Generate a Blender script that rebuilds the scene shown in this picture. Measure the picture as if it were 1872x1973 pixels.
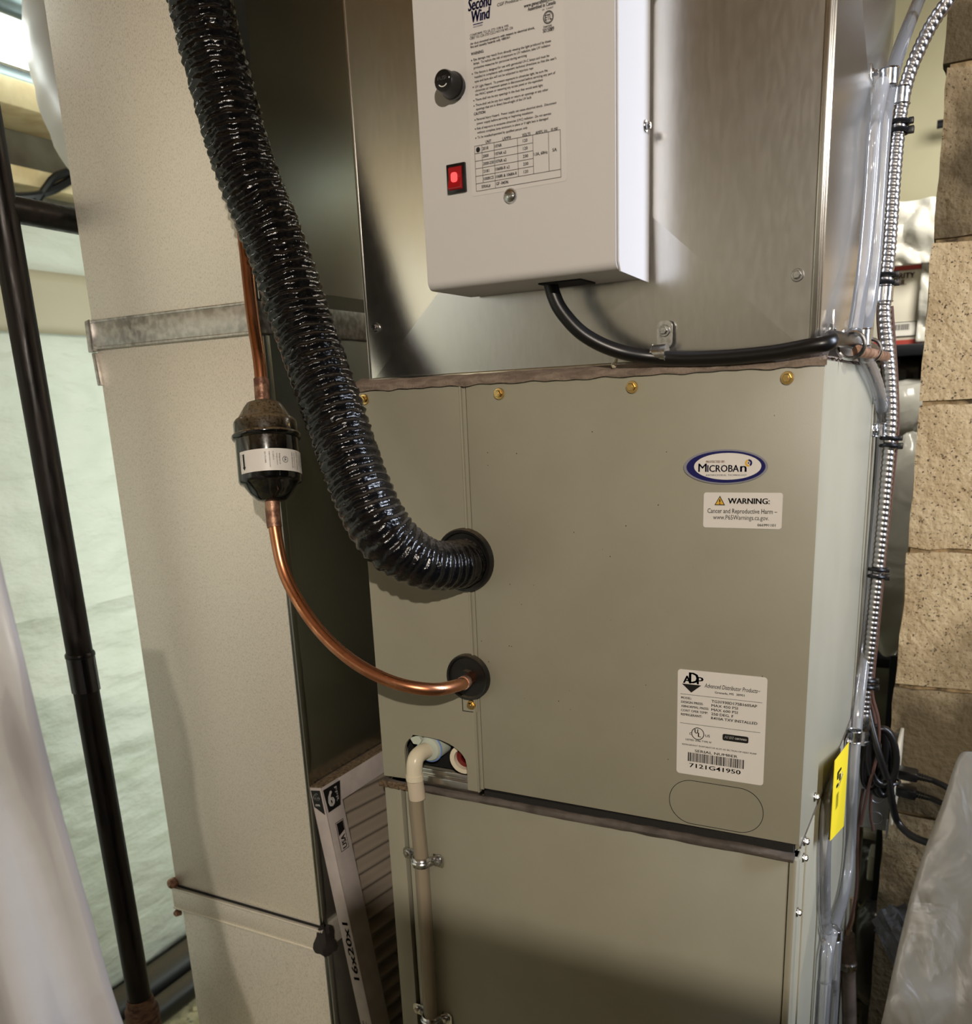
import bpy, bmesh, math, random
from mathutils import Vector, Matrix, noise
random.seed(7)
for o in list(bpy.data.objects): bpy.data.objects.remove(o)
S = bpy.context.scene
COL = S.collection
V = Vector

# ---------------------------------------------------------------- camera
CP = V((0.55128625, -0.75777612, 1.42680012))
RX = V((0.8821410308845388, 0.4691005874295026, -0.04209323583658611))
RY = V((0.08678694812735194, -0.24974110744870487, -0.9644155768573086))
RZ = V((-0.462920324963853, 0.8470974076949513, -0.2610186863268045))
FPX = 1722.0165
cd = bpy.data.cameras.new('camera')
cam = bpy.data.objects.new('camera', cd); COL.objects.link(cam)
cam.matrix_world = Matrix(((RX.x, -RY.x, -RZ.x, CP.x), (RX.y, -RY.y, -RZ.y, CP.y), (RX.z, -RY.z, -RZ.z, CP.z), (0, 0, 0, 1)))
cd.sensor_fit = 'HORIZONTAL'; cd.sensor_width = 36; cd.lens = 36 * FPX / 1872
cd.shift_y = 261.5 / 1872
cd.clip_start = 0.02
cd.dof.use_dof = True; cd.dof.focus_distance = 0.84; cd.dof.aperture_fstop = 10
S.camera = cam

# ---------------------------------------------------------------- world, lights, exposure
w = bpy.data.worlds.new('world'); S.world = w; w.use_nodes = True
w.node_tree.nodes['Background'].inputs[0].default_value = (0.95, 0.97, 1, 1)
w.node_tree.nodes['Background'].inputs[1].default_value = 0.012
S.view_settings.view_transform = 'Standard'; S.view_settings.look = 'None'
S.view_settings.exposure = 0.0; S.view_settings.gamma = 1; S.view_settings.use_curve_mapping = False

def lamp(name, kind, loc, power, col, size=None, target=None, size_y=None, radius=None, spread=None):
    d = bpy.data.lights.new(name, kind); d.energy = power; d.color = col
    if kind == 'AREA':
        d.shape = 'RECTANGLE'; d.size = size; d.size_y = size_y or size
        if spread: d.spread = spread
    elif radius: d.shadow_soft_size = radius
    o = bpy.data.objects.new(name, d); COL.objects.link(o); o.location = loc
    if target is not None:
        o.rotation_euler = (V(target) - V(loc)).to_track_quat('-Z', 'Y').to_euler()
    return o
WORK = (1.10, -1.60, 1.95)
wl0 = lamp('work_lamp_light', 'SPOT', WORK, 91, (1, 0.89, 0.765), radius=0.014, target=(0.0, 0.0, 1.40))
wl0.data.spot_size = math.radians(104); wl0.data.spot_blend = 0.5
lamp('right_lamp_light', 'AREA', (1.75, 0.16, 1.95), 7.3, (0.76, 0.84, 1.0), size=0.12, size_y=1.1, target=(0.44, 0.2, 1.35), spread=1.2)
lamp('left_lamp_light', 'AREA', (-0.62, 0.60, 2.05), 2, (0.88, 1.0, 0.92), size=0.12, size_y=1.3, target=(-1.25, 0.55, 0.75))
lamp('back_left_fill_light', 'AREA', (-0.52, 1.10, 1.05), 4.6, (0.90, 1.0, 0.92), size=0.14, size_y=1.5, target=(-1.25, 0.62, 0.95), spread=2.4)  # added fill to even out the sheeting; no lamp stands here
lamp('near_wall_fill_light', 'AREA', (-0.30, -2.15, 2.28), 4.8, (1.0, 0.97, 0.92), size=0.3, target=(-0.55, -3.05, 1.65), spread=1.9)  # added fill, brightens the near wall that the plenum reflects
lamp('far_fill_light', 'AREA', (0.60, 0.87, 1.92), 5.5, (1.0, 0.96, 0.84), size=0.2, target=(0.45, 1.30, 1.5))  # added fill for the carton and bags in the right gap
lamp('near_fill_light', 'AREA', (-0.45, -1.9, 1.95), 8, (1.0, 0.95, 0.88), size=0.3, target=(-1.25, -1.8, 1.75), spread=1.9)  # added fill on the left wall, lifts the plenum's reflections
lamp('cool_fill_light', 'AREA', (-1.2, -2.3, 1.62), 0.22, (0.66, 0.78, 1.0), size=0.12, size_y=0.10, target=(0.2, 0, 1.4))  # added cool fill for a bluish reflection on the plenum; no window built

# ---------------------------------------------------------------- helpers
def at(u, v, x=None, y=None, z=None, zc=None):
    """a picture point taken to the real plane x / y / z it lies on"""
    d = RX * ((u - 936) / FPX) + RY * ((v - 1248) / FPX) + RZ
    if zc is not None: return CP + d * zc
    if x is not None: t = (x - CP.x) / d.x
    elif y is not None: t = (y - CP.y) / d.y
    else: t = (z - CP.z) / d.z
    return CP + d * t

def lin(c):
    f = lambda a: a / 12.92 if a <= 0.04045 else ((a + 0.055) / 1.055) ** 2.4
    return tuple(f(a / 255) for a in c) + (1,)

MATS = {}
def mat(name, col, rough=0.5, metal=0.0, var=None, vscale=(20, 20, 20), vlo=0.4, vhi=0.65, rvar=0.0, bump=0.0, bscale=(60, 60, 60), bdist=0.001,
        dust=None, dustlo=0.3, dusthi=0.9, coat=0.0, spec=None, emit=None, estr=0, pits=None, pscale=60, detail=4):
    m = bpy.data.materials.new(name); m.use_nodes = True; MATS[name] = m
    nt = m.node_tree; N = nt.nodes; L = nt.links; b = N['Principled BSDF']
    b.inputs['Base Color'].default_value = col; b.inputs['Roughness'].default_value = rough; b.inputs['Metallic'].default_value = metal
    if coat: b.inputs['Coat Weight'].default_value = coat; b.inputs['Coat Roughness'].default_value = 0.08
    if spec is not None: b.inputs['Specular IOR Level'].default_value = spec
    if emit: b.inputs['Emission Color'].default_value = emit; b.inputs['Emission Strength'].default_value = estr
    tc = N.new('ShaderNodeTexCoord')
    def nz(scale, det=detail):
        mp = N.new('ShaderNodeMapping'); mp.inputs['Scale'].default_value = scale; L.new(tc.outputs['Object'], mp.inputs['Vector'])
        n = N.new('ShaderNodeTexNoise'); n.inputs['Scale'].default_value = 1; n.inputs['Detail'].default_value = det
        L.new(mp.outputs[0], n.inputs['Vector']); return n.outputs['Fac']
    def ramp(src, lo, hi):
        r = N.new('ShaderNodeMapRange'); r.inputs['From Min'].default_value = lo; r.inputs['From Max'].default_value = hi
        L.new(src, r.inputs['Value']); return r.outputs['Result']
    cur = None
    def mix(fac, a, bcol):
        mx = N.new('ShaderNodeMix'); mx.data_type = 'RGBA'
        L.new(fac, mx.inputs[0])
        if a is None: mx.inputs[6].default_value = col
        else: L.new(a, mx.inputs[6])
        mx.inputs[7].default_value = bcol; return mx.outputs[2]
    if var:
        f = ramp(nz(vscale), vlo, vhi); cur = mix(f, cur, var)
        if rvar:
            q = N.new('ShaderNodeMapRange'); q.inputs['To Min'].default_value = rough; q.inputs['To Max'].default_value = rough + rvar
            L.new(f, q.inputs['Value']); L.new(q.outputs['Result'], b.inputs['Roughness'])
    if pits:
        f = ramp(nz((pscale,) * 3, 6), 0.60, 0.66); cur = mix(f, cur, pits)
    if dust:
        g = N.new('ShaderNodeNewGeometry'); sp = N.new('ShaderNodeSeparateXYZ'); L.new(g.outputs['Normal'], sp.inputs[0])
        f = ramp(sp.outputs['Z'], dustlo, dusthi)
        mm = N.new('ShaderNodeMath'); mm.operation = 'MULTIPLY'; L.new(f, mm.inputs[0]); L.new(ramp(nz((420, 420, 420)), 0.25, 0.55), mm.inputs[1])
        cur = mix(mm.outputs[0], cur, dust)
        rr = N.new('ShaderNodeMapRange'); rr.inputs['To Min'].default_value = rough; rr.inputs['To Max'].default_value = 0.9
        L.new(mm.outputs[0], rr.inputs['Value']); L.new(rr.outputs['Result'], b.inputs['Roughness'])
    if cur is not None: L.new(cur, b.inputs['Base Color'])
    if bump:
        bp = N.new('ShaderNodeBump'); bp.inputs['Strength'].default_value = bump; bp.inputs['Distance'].default_value = bdist
        L.new(nz(bscale), bp.inputs['Height']); L.new(bp.outputs[0], b.inputs['Normal'])
    return m

def clear(name, col, alpha, rough=0.15, trans=0.5, bump=0.0, bscale=(30, 30, 30)):
    """see-through plastic: part clear, part milky, with a gloss"""
    m = bpy.data.materials.new(name); m.use_nodes = True; nt = m.node_tree; N = nt.nodes; L = nt.links
    out = N['Material Output']; N.remove(N['Principled BSDF'])
    tr = N.new('ShaderNodeBsdfTransparent'); di = N.new('ShaderNodeBsdfDiffuse'); tl = N.new('ShaderNodeBsdfTranslucent'); gl = N.new('ShaderNodeBsdfGlossy')
    di.inputs[0].default_value = col; tl.inputs[0].default_value = col; gl.inputs['Roughness'].default_value = rough
    a = N.new('ShaderNodeMixShader'); a.inputs[0].default_value = trans; L.new(di.outputs[0], a.inputs[1]); L.new(tl.outputs[0], a.inputs[2])
    c = N.new('ShaderNodeMixShader'); c.inputs[0].default_value = alpha; L.new(tr.outputs[0], c.inputs[1]); L.new(a.outputs[0], c.inputs[2])
    fr = N.new('ShaderNodeFresnel'); fr.inputs[0].default_value = 1.45
    e = N.new('ShaderNodeMixShader'); L.new(fr.outputs[0], e.inputs[0]); L.new(c.outputs[0], e.inputs[1]); L.new(gl.outputs[0], e.inputs[2])
    L.new(e.outputs[0], out.inputs[0])
    if bump:
        tc = N.new('ShaderNodeTexCoord'); mp = N.new('ShaderNodeMapping'); mp.inputs['Scale'].default_value = bscale
        n = N.new('ShaderNodeTexNoise'); n.inputs['Scale'].default_value = 1; n.inputs['Detail'].default_value = 3; n.inputs['Distortion'].default_value = 1.2
        bp = N.new('ShaderNodeBump'); bp.inputs['Strength'].default_value = bump; bp.inputs['Distance'].default_value = 0.01
        L.new(tc.outputs['Object'], mp.inputs[0]); L.new(mp.outputs[0], n.inputs['Vector']); L.new(n.outputs['Fac'], bp.inputs['Height'])
        for s in (di, tl, gl): L.new(bp.outputs[0], s.inputs['Normal'])
    return m

# -- materials (colours of the things themselves, duct side steel toned for shade)
GALV = mat('galvanized_steel', (0.62, 0.61, 0.58, 1), 0.23, 1.0, var=(0.655, 0.645, 0.62, 1), vscale=(260, 260, 60), rvar=0.012)
GALVD = mat('duct_steel', (0.67, 0.625, 0.54, 1), 0.36, 0.5, var=(0.93, 0.88, 0.78, 1), vscale=(1100, 1100, 420), vlo=0.30, vhi=0.50, rvar=0.08, bump=0.10, bscale=(800, 800, 120), bdist=0.0006)
GALVS = mat('duct_steel_shaded', (0.53, 0.54, 0.51, 1), 0.27, 1.0, var=(0.56, 0.57, 0.535, 1), vscale=(500, 500, 160))  # same steel as the duct front, darkened for the shaded side
SPANG = mat('spangled_steel', (0.50, 0.48, 0.46, 1), 0.34, 1.0, var=(0.80, 0.78, 0.75, 1), vscale=(120, 120, 120), rvar=0.15, bump=0.2, bscale=(150, 150, 150))
PAINT = mat('taupe_paint', lin((155, 151, 133)), 0.42, 0, var=lin((151, 147, 129)), vscale=(14, 14, 14), bump=0.08, bscale=(900, 900, 900), bdist=0.0004)
WHITEM = mat('white_enamel', lin((203, 200, 198)), 0.62, 0, bump=0.05, bscale=(700, 700, 700), bdist=0.0003)
STICK = mat('sticker_paper', lin((228, 224, 218)), 0.4)
INK = mat('black_ink', lin((18, 17, 18)), 0.5)
INKB = mat('blue_ink', lin((28, 28, 86)), 0.5)
NAVY = mat('navy_print', lin((22, 24, 92)), 0.3)
ORANGE = mat('orange_print', lin((214, 92, 50)), 0.4)
WHITEI = mat('white_print', lin((230, 228, 224)), 0.5)
AMBER = mat('amber_print', lin((226, 178, 62)), 0.4)
BLACKP = mat('black_plastic', lin((20, 19, 20)), 0.28)
RUBBER = mat('black_rubber', lin((24, 23, 22)), 0.45, dust=lin((96, 84, 66)), dustlo=0.55, dusthi=1.0)
HOSE = mat('black_vinyl_wrap', lin((10, 10, 12)), 0.17, 0, bump=0.4, bscale=(220, 220, 330), bdist=0.002, dust=lin((76, 70, 62)), dustlo=0.62, dusthi=1.0)
CORD = mat('black_cord', lin((16, 15, 15)), 0.35)
COPPER = mat('copper', (0.62, 0.28, 0.15, 1), 0.26, 1.0, var=(0.42, 0.16, 0.075, 1), vscale=(40, 40, 22), rvar=0.15)
BRAZE = mat('brazed_copper', (0.20, 0.10, 0.07, 1), 0.5, 0.8, var=(0.5, 0.3, 0.2, 1), vscale=(120, 120, 120), bump=0.6, bscale=(220, 220, 220))
DRIERM = mat('black_enamel', lin((12, 12, 12)), 0.12, 0, coat=0.5, dust=lin((104, 88, 62)), dustlo=0.15, dusthi=0.6)
ZINC = mat('zinc_plate', (0.70, 0.71, 0.72, 1), 0.20, 1.0, var=(0.5, 0.5, 0.5, 1), vscale=(200, 200, 200), rvar=0.1)
BRASS = mat('brass_plate', (0.80, 0.56, 0.22, 1), 0.25, 1.0)
DARK = mat('dark_cavity', lin((20, 19, 19)), 0.8)
FOAM = mat('black_foam', lin((30, 29, 28)), 0.85, bump=0.5, bscale=(500, 500, 300))
TAPE = mat('grey_tape', lin((98, 90, 84)), 0.5, var=lin((74, 68, 64)), vscale=(60, 60, 60), bump=0.3, bscale=(120, 300, 300))
PUTTY = mat('dusty_putty', lin((140, 124, 110)), 0.9, var=lin((112, 98, 86)), vscale=(60, 60, 200), bump=0.8, bscale=(300, 300, 300), bdist=0.002)
IRON = mat('black_iron_pipe', lin((20, 17, 16)), 0.30, 0.5, var=lin((36, 29, 26)), vscale=(120, 120, 16), rvar=0.25, bump=0.15, bscale=(300, 300, 60))
RUST = mat('rusty_thread', lin((110, 82, 62)), 0.8, 0.2, var=lin((66, 44, 34)), vscale=(90, 90, 200), bump=0.6, bscale=(150, 150, 600))
TARP = mat('white_sheeting', lin((222, 226, 214)), 0.45, 0, var=lin((214, 220, 205)), vscale=(8, 8, 8), bump=0.55, bscale=(16, 16, 42), bdist=0.012)
TARPD = mat('beige_sheeting', lin((186, 176, 150)), 0.5, 0, bump=0.2, bscale=(14, 14, 22), bdist=0.01)
WOOD = mat('old_pine', lin((205, 172, 122)), 0.7, var=lin((170, 132, 86)), vscale=(6, 6, 60), bump=0.2)
WOODP = mat('painted_pine', lin((232, 214, 170)), 0.6, var=lin((210, 186, 140)), vscale=(20, 20, 20))
CONC = mat('grey_concrete', lin((120, 116, 100)), 0.9, var=lin((92, 88, 76)), vscale=(9, 9, 9), bump=0.5, bscale=(60, 60, 60), bdist=0.004)
WALLP = mat('cream_wall', lin((192, 184, 168)), 0.8, var=lin((174, 166, 150)), vscale=(4, 4, 4))
FLOORM = mat('dusty_floor', lin((206, 196, 160)), 0.9, var=lin((160, 150, 118)), vscale=(24, 24, 24), bump=0.8, bscale=(50, 50, 50), bdist=0.008, pits=lin((84, 88, 84)), pscale=30)
FILTCARD = mat('grey_card', lin((188, 178, 174)), 0.7, var=lin((178, 168, 164)), vscale=(50, 50, 50))
FILTTOP = mat('dusty_card', lin((122, 102, 76)), 0.9, var=lin((70, 56, 42)), vscale=(260, 260, 260), bump=0.5, bscale=(300, 300, 300))
FILTMED = mat('filter_fleece', lin((150, 138, 124)), 0.95, bump=0.25, bscale=(300, 300, 300))
PVC = mat('ivory_pvc', lin((232, 222, 196)), 0.3, spec=0.5)
NUT = mat('pale_nut', lin((196, 204, 190)), 0.35)
REDP = mat('red_plug', lin((110, 20, 18)), 0.3)
BLUER = mat('blue_ring', lin((120, 150, 210)), 0.3)
YELL = mat('yellow_card', lin((246, 220, 40)), 0.5)
BROWNW = mat('brown_wire', lin((86, 60, 52)), 0.4)
CARD = mat('white_carton', lin((206, 200, 186)), 0.6)
REDI = mat('red_print', lin((166, 60, 52)), 0.6)
SHELFM = mat('black_shelf_steel', lin((34, 36, 42)), 0.4, 0.3)
BOARD = mat('pale_board', lin((214, 208, 178)), 0.55, var=lin((196, 190, 158)), vscale=(3, 3, 3))
BAGD = mat('dark_bag', lin((44, 42, 42)), 0.28, bump=0.5, bscale=(40, 40, 40), bdist=0.006)
BOXST = mat('box_steel', (0.42, 0.42, 0.41, 1), 0.4, 1.0)
ZIP = mat('zip_nylon', lin((14, 14, 16)), 0.4)
TUBEM = clear('clear_vinyl', (0.88, 0.88, 0.89, 1), 0.36, 0.08, 0.55)
DRAINM = clear('yellowed_clear_pvc', (0.62, 0.52, 0.38, 1), 0.62, 0.1, 0.35)
FILM_L = clear('milky_film', (0.76, 0.73, 0.74, 1), 0.62, 0.45, 0.5, 0.3, (6, 6, 3))
FILM_R = clear('clear_film', (0.37, 0.36, 0.32, 1), 0.52, 0.46, 0.5, 0.6, (22, 22, 9))
FILM_B = clear('wrapped_film', (0.82, 0.80, 0.74, 1), 0.80, 0.2, 0.35, 0.6, (9, 9, 9))
FILM_D = clear('dark_film', (0.10, 0.10, 0.10, 1), 0.8, 0.10, 0.3, 0.8, (30, 30, 14))
def emis(name, col, s):
    return mat(name, (0.8, 0.8, 0.8, 1), 0.4, emit=col, estr=s)
TUBEL = emis('lit_tube', (0.92, 1.0, 0.97, 1), 6)
REDL = mat('lit_red_rocker', lin((120, 8, 14)), 0.15, emit=(1, 0.02, 0.03, 1), estr=0.10)
REDH = mat('lit_red_core', lin((220, 60, 60)), 0.15, emit=(1, 0.10, 0.10, 1), estr=1.1)

def frame(N):
    N = V(N).normalized(); a = V((0, 0, 1)) if abs(N.z) < 0.9 else V((0, 1, 0))
    X = a.cross(N).normalized(); Y = N.cross(X); return X, Y, N

def spline(pts, step=0.01):
    pts = [V(p) for p in pts]; out = []
    q = [pts[0] * 2 - pts[1]] + pts + [pts[-1] * 2 - pts[-2]]
    for i in range(1, len(q) - 2):
        a, b, c, d = q[i - 1:i + 3]; n = max(2, int((c - b).length / step))
        for k in range(n):
            t = k / n
            out.append(0.5 * ((2 * b) + (c - a) * t + (2 * a - 5 * b + 4 * c - d) * t * t + (3 * b - a - 3 * c + d) * t ** 3))
    out.append(pts[-1]); return out

class MB:
    def __init__(s): s.v = []; s.f = []
    def add(s, vs, fs):
        n = len(s.v); s.v += [V(x) for x in vs]; s.f += [[i + n for i in f] for f in fs]
    def bm(s, bm):
        bm.verts.index_update(); s.add([v.co.copy() for v in bm.verts], [[v.index for v in f.verts] for f in bm.faces]); bm.free()
    def box(s, a, b, bev=0.0, seg=2):
        bm = bmesh.new(); bmesh.ops.create_cube(bm, size=1)
        a = V(a); b = V(b); c = (a + b) / 2; d = b - a
        for v in bm.verts: v.co = V((c.x + v.co.x * d.x, c.y + v.co.y * d.y, c.z + v.co.z * d.z))
        if bev: bmesh.ops.bevel(bm, geom=bm.edges[:], offset=bev, segments=seg, profile=0.5, affect='EDGES')
        s.bm(bm)
    def obox(s, o, U, W, T, bev=0.0):
        """box from corner o along three edge vectors"""
        bm = bmesh.new(); bmesh.ops.create_cube(bm, size=1); o, U, W, T = V(o), V(U), V(W), V(T)
        M = Matrix(((U.x, W.x, T.x), (U.y, W.y, T.y), (U.z, W.z, T.z)))
        for v in bm.verts: v.co = o + M @ (v.co + V((0.5, 0.5, 0.5)))
        if M.determinant() < 0: bmesh.ops.reverse_faces(bm, faces=bm.faces[:])
        if bev: bmesh.ops.bevel(bm, geom=bm.edges[:], offset=bev, segments=2, profile=0.5, affect='EDGES')
        s.bm(bm)
    def lathe(s, c, axis, prof, seg=24, cap=True):
        X, Y, N = frame(axis); c = V(c); vs = []; fs = []
        for r, h in prof:
            for k in range(seg):
                a = 2 * math.pi * k / seg; vs.append(c + N * h + (X * math.cos(a) + Y * math.sin(a)) * r)
        m = len(prof)
        for i in range(m - 1):
            for k in range(seg):
                k2 = (k + 1) % seg; fs.append([i * seg + k, i * seg + k2, (i + 1) * seg + k2, (i + 1) * seg + k])
        if cap: fs.append(list(range(seg))[::-1]); fs.append([(m - 1) * seg + k for k in range(seg)])
        s.add(vs, fs)
    def tube(s, path, r, seg=12, rf=None, cap=True):
        P = [V(p) for p in path]; n = len(P); T = []
        for i in range(n): T.append((P[min(i + 1, n - 1)] - P[max(i - 1, 0)]).normalized())
        X, Y, _ = frame(T[0]); vs = []; fs = []; L = 0
        for i in range(n):
            if i:
                L += (P[i] - P[i - 1]).length
                X = (X - T[i] * X.dot(T[i])).normalized()
            Y = T[i].cross(X)
            for k in range(seg):
                a = 2 * math.pi * k / seg
                d = X * math.cos(a) + Y * math.sin(a)
                vs.append(P[i] + d * (rf(L, a, d) if rf else r))
        for i in range(n - 1):
            for k in range(seg):
                k2 = (k + 1) % seg; fs.append([i * seg + k, i * seg + k2, (i + 1) * seg + k2, (i + 1) * seg + k])
        if cap: fs.append(list(range(seg))[::-1]); fs.append([(n - 1) * seg + k for k in range(seg)])
        s.add(vs, fs)
    def prism(s, poly, O, U, W, N, depth):
        """outline (x,y) in the plane O,U,W, pushed out along N"""
        O, U, W, N = V(O), V(U), V(W), V(N); n = len(poly)
        if U.cross(W).dot(N) < 0: poly = poly[::-1]
        a = [O + U * p[0] + W * p[1] for p in poly]
        s.add(a + [p + N * depth for p in a], [list(range(n))[::-1], list(range(n, 2 * n))] + [[i, (i + 1) % n, n + (i + 1) % n, n + i] for i in range(n)])
    def torus(s, c, axis, R, r, seg=28, sub=8):
        X, Y, N = frame(axis); c = V(c); vs = []; fs = []
        for i in range(seg):
            a = 2 * math.pi * i / seg; d = X * math.cos(a) + Y * math.sin(a)
            for k in range(sub):
                b = 2 * math.pi * k / sub; vs.append(c + d * (R + r * math.cos(b)) + N * r * math.sin(b))
        for i in range(seg):
            for k in range(sub):
                fs.append([i * sub + k, ((i + 1) % seg) * sub + k, ((i + 1) % seg) * sub + (k + 1) % sub, i * sub + (k + 1) % sub])
        s.add(vs, fs)
    def grid(s, fn, nu, nv, thick=0.0):
        vs = [V(fn(i / nu, j / nv)) for j in range(nv + 1) for i in range(nu + 1)]
        fs = [[j * (nu + 1) + i, j * (nu + 1) + i + 1, (j + 1) * (nu + 1) + i + 1, (j + 1) * (nu + 1) + i] for j in range(nv) for i in range(nu)]
        s.add(vs, fs)
    def build(s, name, m, parent=None, angle=38, solid=0.0, base=None):
        me = bpy.data.meshes.new(name)
        if parent is not None: org = V(parent['_o'])
        elif base is not None: org = V(base)
        else:
            xs = [v.x for v in s.v]; ys = [v.y for v in s.v]
            org = V(((min(xs) + max(xs)) / 2, (min(ys) + max(ys)) / 2, min(v.z for v in s.v)))
        me.from_pydata([v - org for v in s.v], [], s.f)
        me.materials.append(m); me.validate()
        me.polygons.foreach_set('use_smooth', [True] * len(me.polygons)); me.set_sharp_from_angle(angle=math.radians(angle))
        o = bpy.data.objects.new(name, me); COL.objects.link(o); ORG.append(o)
        o['_o'] = list(org)
        if parent is not None: o.parent = parent
        else: o.location = org
        if solid:
            md = o.modifiers.new('thickness', 'SOLIDIFY'); md.thickness = solid; md.offset = 0
        return o
ORG = []

def thing(name, label, cat, base, group=None):
    o = bpy.data.objects.new(name, None); COL.objects.link(o); o.location = base; o['_o'] = list(base); ORG.append(o)
    o.empty_display_size = 0.02
    return tag(o, label, cat, group)
def tag(o, label, cat, group=None, kind=None):
    o['label'] = label; o['category'] = cat
    if group: o['group'] = group
    if kind: o['kind'] = kind
    return o
def struct(o): o['kind'] = 'structure'; return o
def one(m, name, fn, parent=None, **k):
    b = MB(); fn(b); return b.build(name, m, parent, **k)

# -- lettering: flat print mapped on to a surface
TC = {}
def glyphs(s, bold, shear, sp):
    key = (s, bold, shear, sp)
    if key not in TC:
        c = bpy.data.curves.new('t', 'FONT'); c.body = s; c.size = 1; c.resolution_u = 2; c.offset = bold; c.shear = shear; c.space_character = sp
        o = bpy.data.objects.new('t', c); COL.objects.link(o)
        dg = bpy.context.evaluated_depsgraph_get(); me = bpy.data.meshes.new_from_object(o.evaluated_get(dg))
        vs = [(v.co.x, v.co.y) for v in me.vertices]; fs = [list(p.vertices) for p in me.polygons]
        bpy.data.objects.remove(o); bpy.data.curves.remove(c); bpy.data.meshes.remove(me); TC[key] = (vs, fs)
    return TC[key]
def text(mb, s, O, U, W, h, width=None, x1=None, bold=0.0, shear=0.0, sp=1.0, align='L', bend=None):
    """h is the capital height, width the exact run of the line if given"""
    if bold > 0.008:
        O = V(O); e = (h / 0.70) * bold * 0.9
        for dx in (-1, 0, 1): text(mb, s, O + V(U) * (e * dx), U, W, h, width=width, bold=0.006, shear=shear, sp=sp, align=align)
        return
    vs, fs = glyphs(s, bold if not set(s) & set('MW') else 0.0, shear, sp)
    if not vs: return
    O, U, W = V(O), V(U), V(W); k = h / 0.70
    x0 = min(v[0] for v in vs); xm = max(v[0] for v in vs); kx = width / (xm - x0) if width else k
    off = {'L': 0, 'C': -(xm - x0) * kx / 2, 'R': -(xm - x0) * kx}[align]
    mb.add([O + U * ((v[0] - x0) * kx + off) + W * (v[1] * k) for v in vs], fs)
def rect(mb, O, U, W, x0, y0, x1, y1):
    O, U, W = V(O), V(U), V(W); mb.add([O + U * x0 + W * y0, O + U * x1 + W * y0, O + U * x1 + W * y1, O + U * x0 + W * y1], [[0, 1, 2, 3]])
def flat(mb, poly, O, U, W):
    O, U, W = V(O), V(U), V(W); mb.add([O + U * p[0] + W * p[1] for p in poly], [list(range(len(poly)))])
def rrect(x0, y0, x1, y1, r, n=5):
    out = []
    for cx, cy, a0 in ((x1 - r, y0 + r, -90), (x1 - r, y1 - r, 0), (x0 + r, y1 - r, 90), (x0 + r, y0 + r, 180)):
        for k in range(n + 1):
            a = math.radians(a0 + 90 * k / n); out.append((cx + r * math.cos(a), cy + r * math.sin(a)))
    return out
def ell(cx, cy, rx, ry, n=40): return [(cx + rx * math.cos(2 * math.pi * k / n), cy + ry * math.sin(2 * math.pi * k / n)) for k in range(n)]
def ring(mb, cx, cy, r0, r1, O, U, W, n=32):
    O, U, W = V(O), V(U), V(W)
    a = [O + U * p[0] + W * p[1] for p in ell(cx, cy, r0, r0, n)] + [O + U * p[0] + W * p[1] for p in ell(cx, cy, r1, r1, n)]
    mb.add(a, [[i, (i + 1) % n, n + (i + 1) % n, n + i] for i in range(n)])
XU, YU, ZU = V((1, 0, 0)), V((0, 1, 0)), V((0, 0, 1))

def hexscrew(mb, c, N, r, slot=False):
    c = V(c); X, Y, N = frame(N)
    mb.lathe(c, N, [(r, 0), (r, r * 0.16), (r * 0.92, r * 0.3), (r * 0.6, r * 0.32)], 18)
    mb.lathe(c, N, [(r * 0.66, r * 0.3), (r * 0.66, r * 0.85), (r * 0.55, r * 0.98)], 6)
    if slot:
        mb.obox(c + N * (r * 0.98) - X * r * 0.5 - Y * r * 0.07, X * r, Y * r * 0.14, N * r * 0.06)
    else:
        mb.lathe(c + N * r * 0.9, N, [(r * 0.38, 0.0), (r * 0.36, r * 0.16)], 12)

# ================================================================ SETTING
b = MB(); b.box((-1.6, -3.2, -0.1), (2.6, 2.7, 0)); struct(b.build('floor', FLOORM))
b = MB(); b.box((-1.6, -3.2, 2.45), (2.6, 2.7, 2.55)); struct(b.build('ceiling', WOOD))
wl = MB(); wl.box((-1.45, -3.2, 0), (-1.27, 2.7, 2.45)); WL = struct(wl.build('wall_left', CONC))
b = MB(); b.box((-1.45, 2.5, 0), (2.5, 2.7, 2.45)); struct(b.build('wall_far', CONC))
b = MB(); b.box((-1.45, -3.2, 0), (2.5, -3.05, 2.45)); struct(b.build('wall_near', WALLP))
b = MB(); b.box((-0.125, 0.665, 0), (0.02, 0.71, 2.309)); struct(b.build('trim_11', WOOD))  # unseen post added to stop light glowing through the gap behind the duct
b = MB(); b.box((2.4, -3.05, 0), (2.55, 2.5, 2.45)); struct(b.build('wall_outer', CONC))
# sill, ledge and joists along the top of the left wall
b = MB(); b.box((-1.27, -3.0, 2.02), (-1.13, 2.5, 2.07), 0.004); struct(b.build('trim_1', WOODP))
b = MB(); b.box((-1.27, -3.0, 1.90), (-1.20, 2.5, 1.935), 0.004); struct(b.build('trim_2', WOODP))
jb = MB(); jb.box((-1.27, 0.12, 2.07), (0.4, 0.165, 2.45), 0.003)
JM = jb.v, jb.f
for i, y in enumerate((-2.2, -1.4, -0.75, 0.02, 0.52, 0.98, 1.45, 1.95)):
    b = MB(); b.box((-1.27, y, 2.31), (2.38, y + 0.045, 2.448), 0.003); o = struct(b.build('trim_%d' % (i + 3), WOOD))

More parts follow.
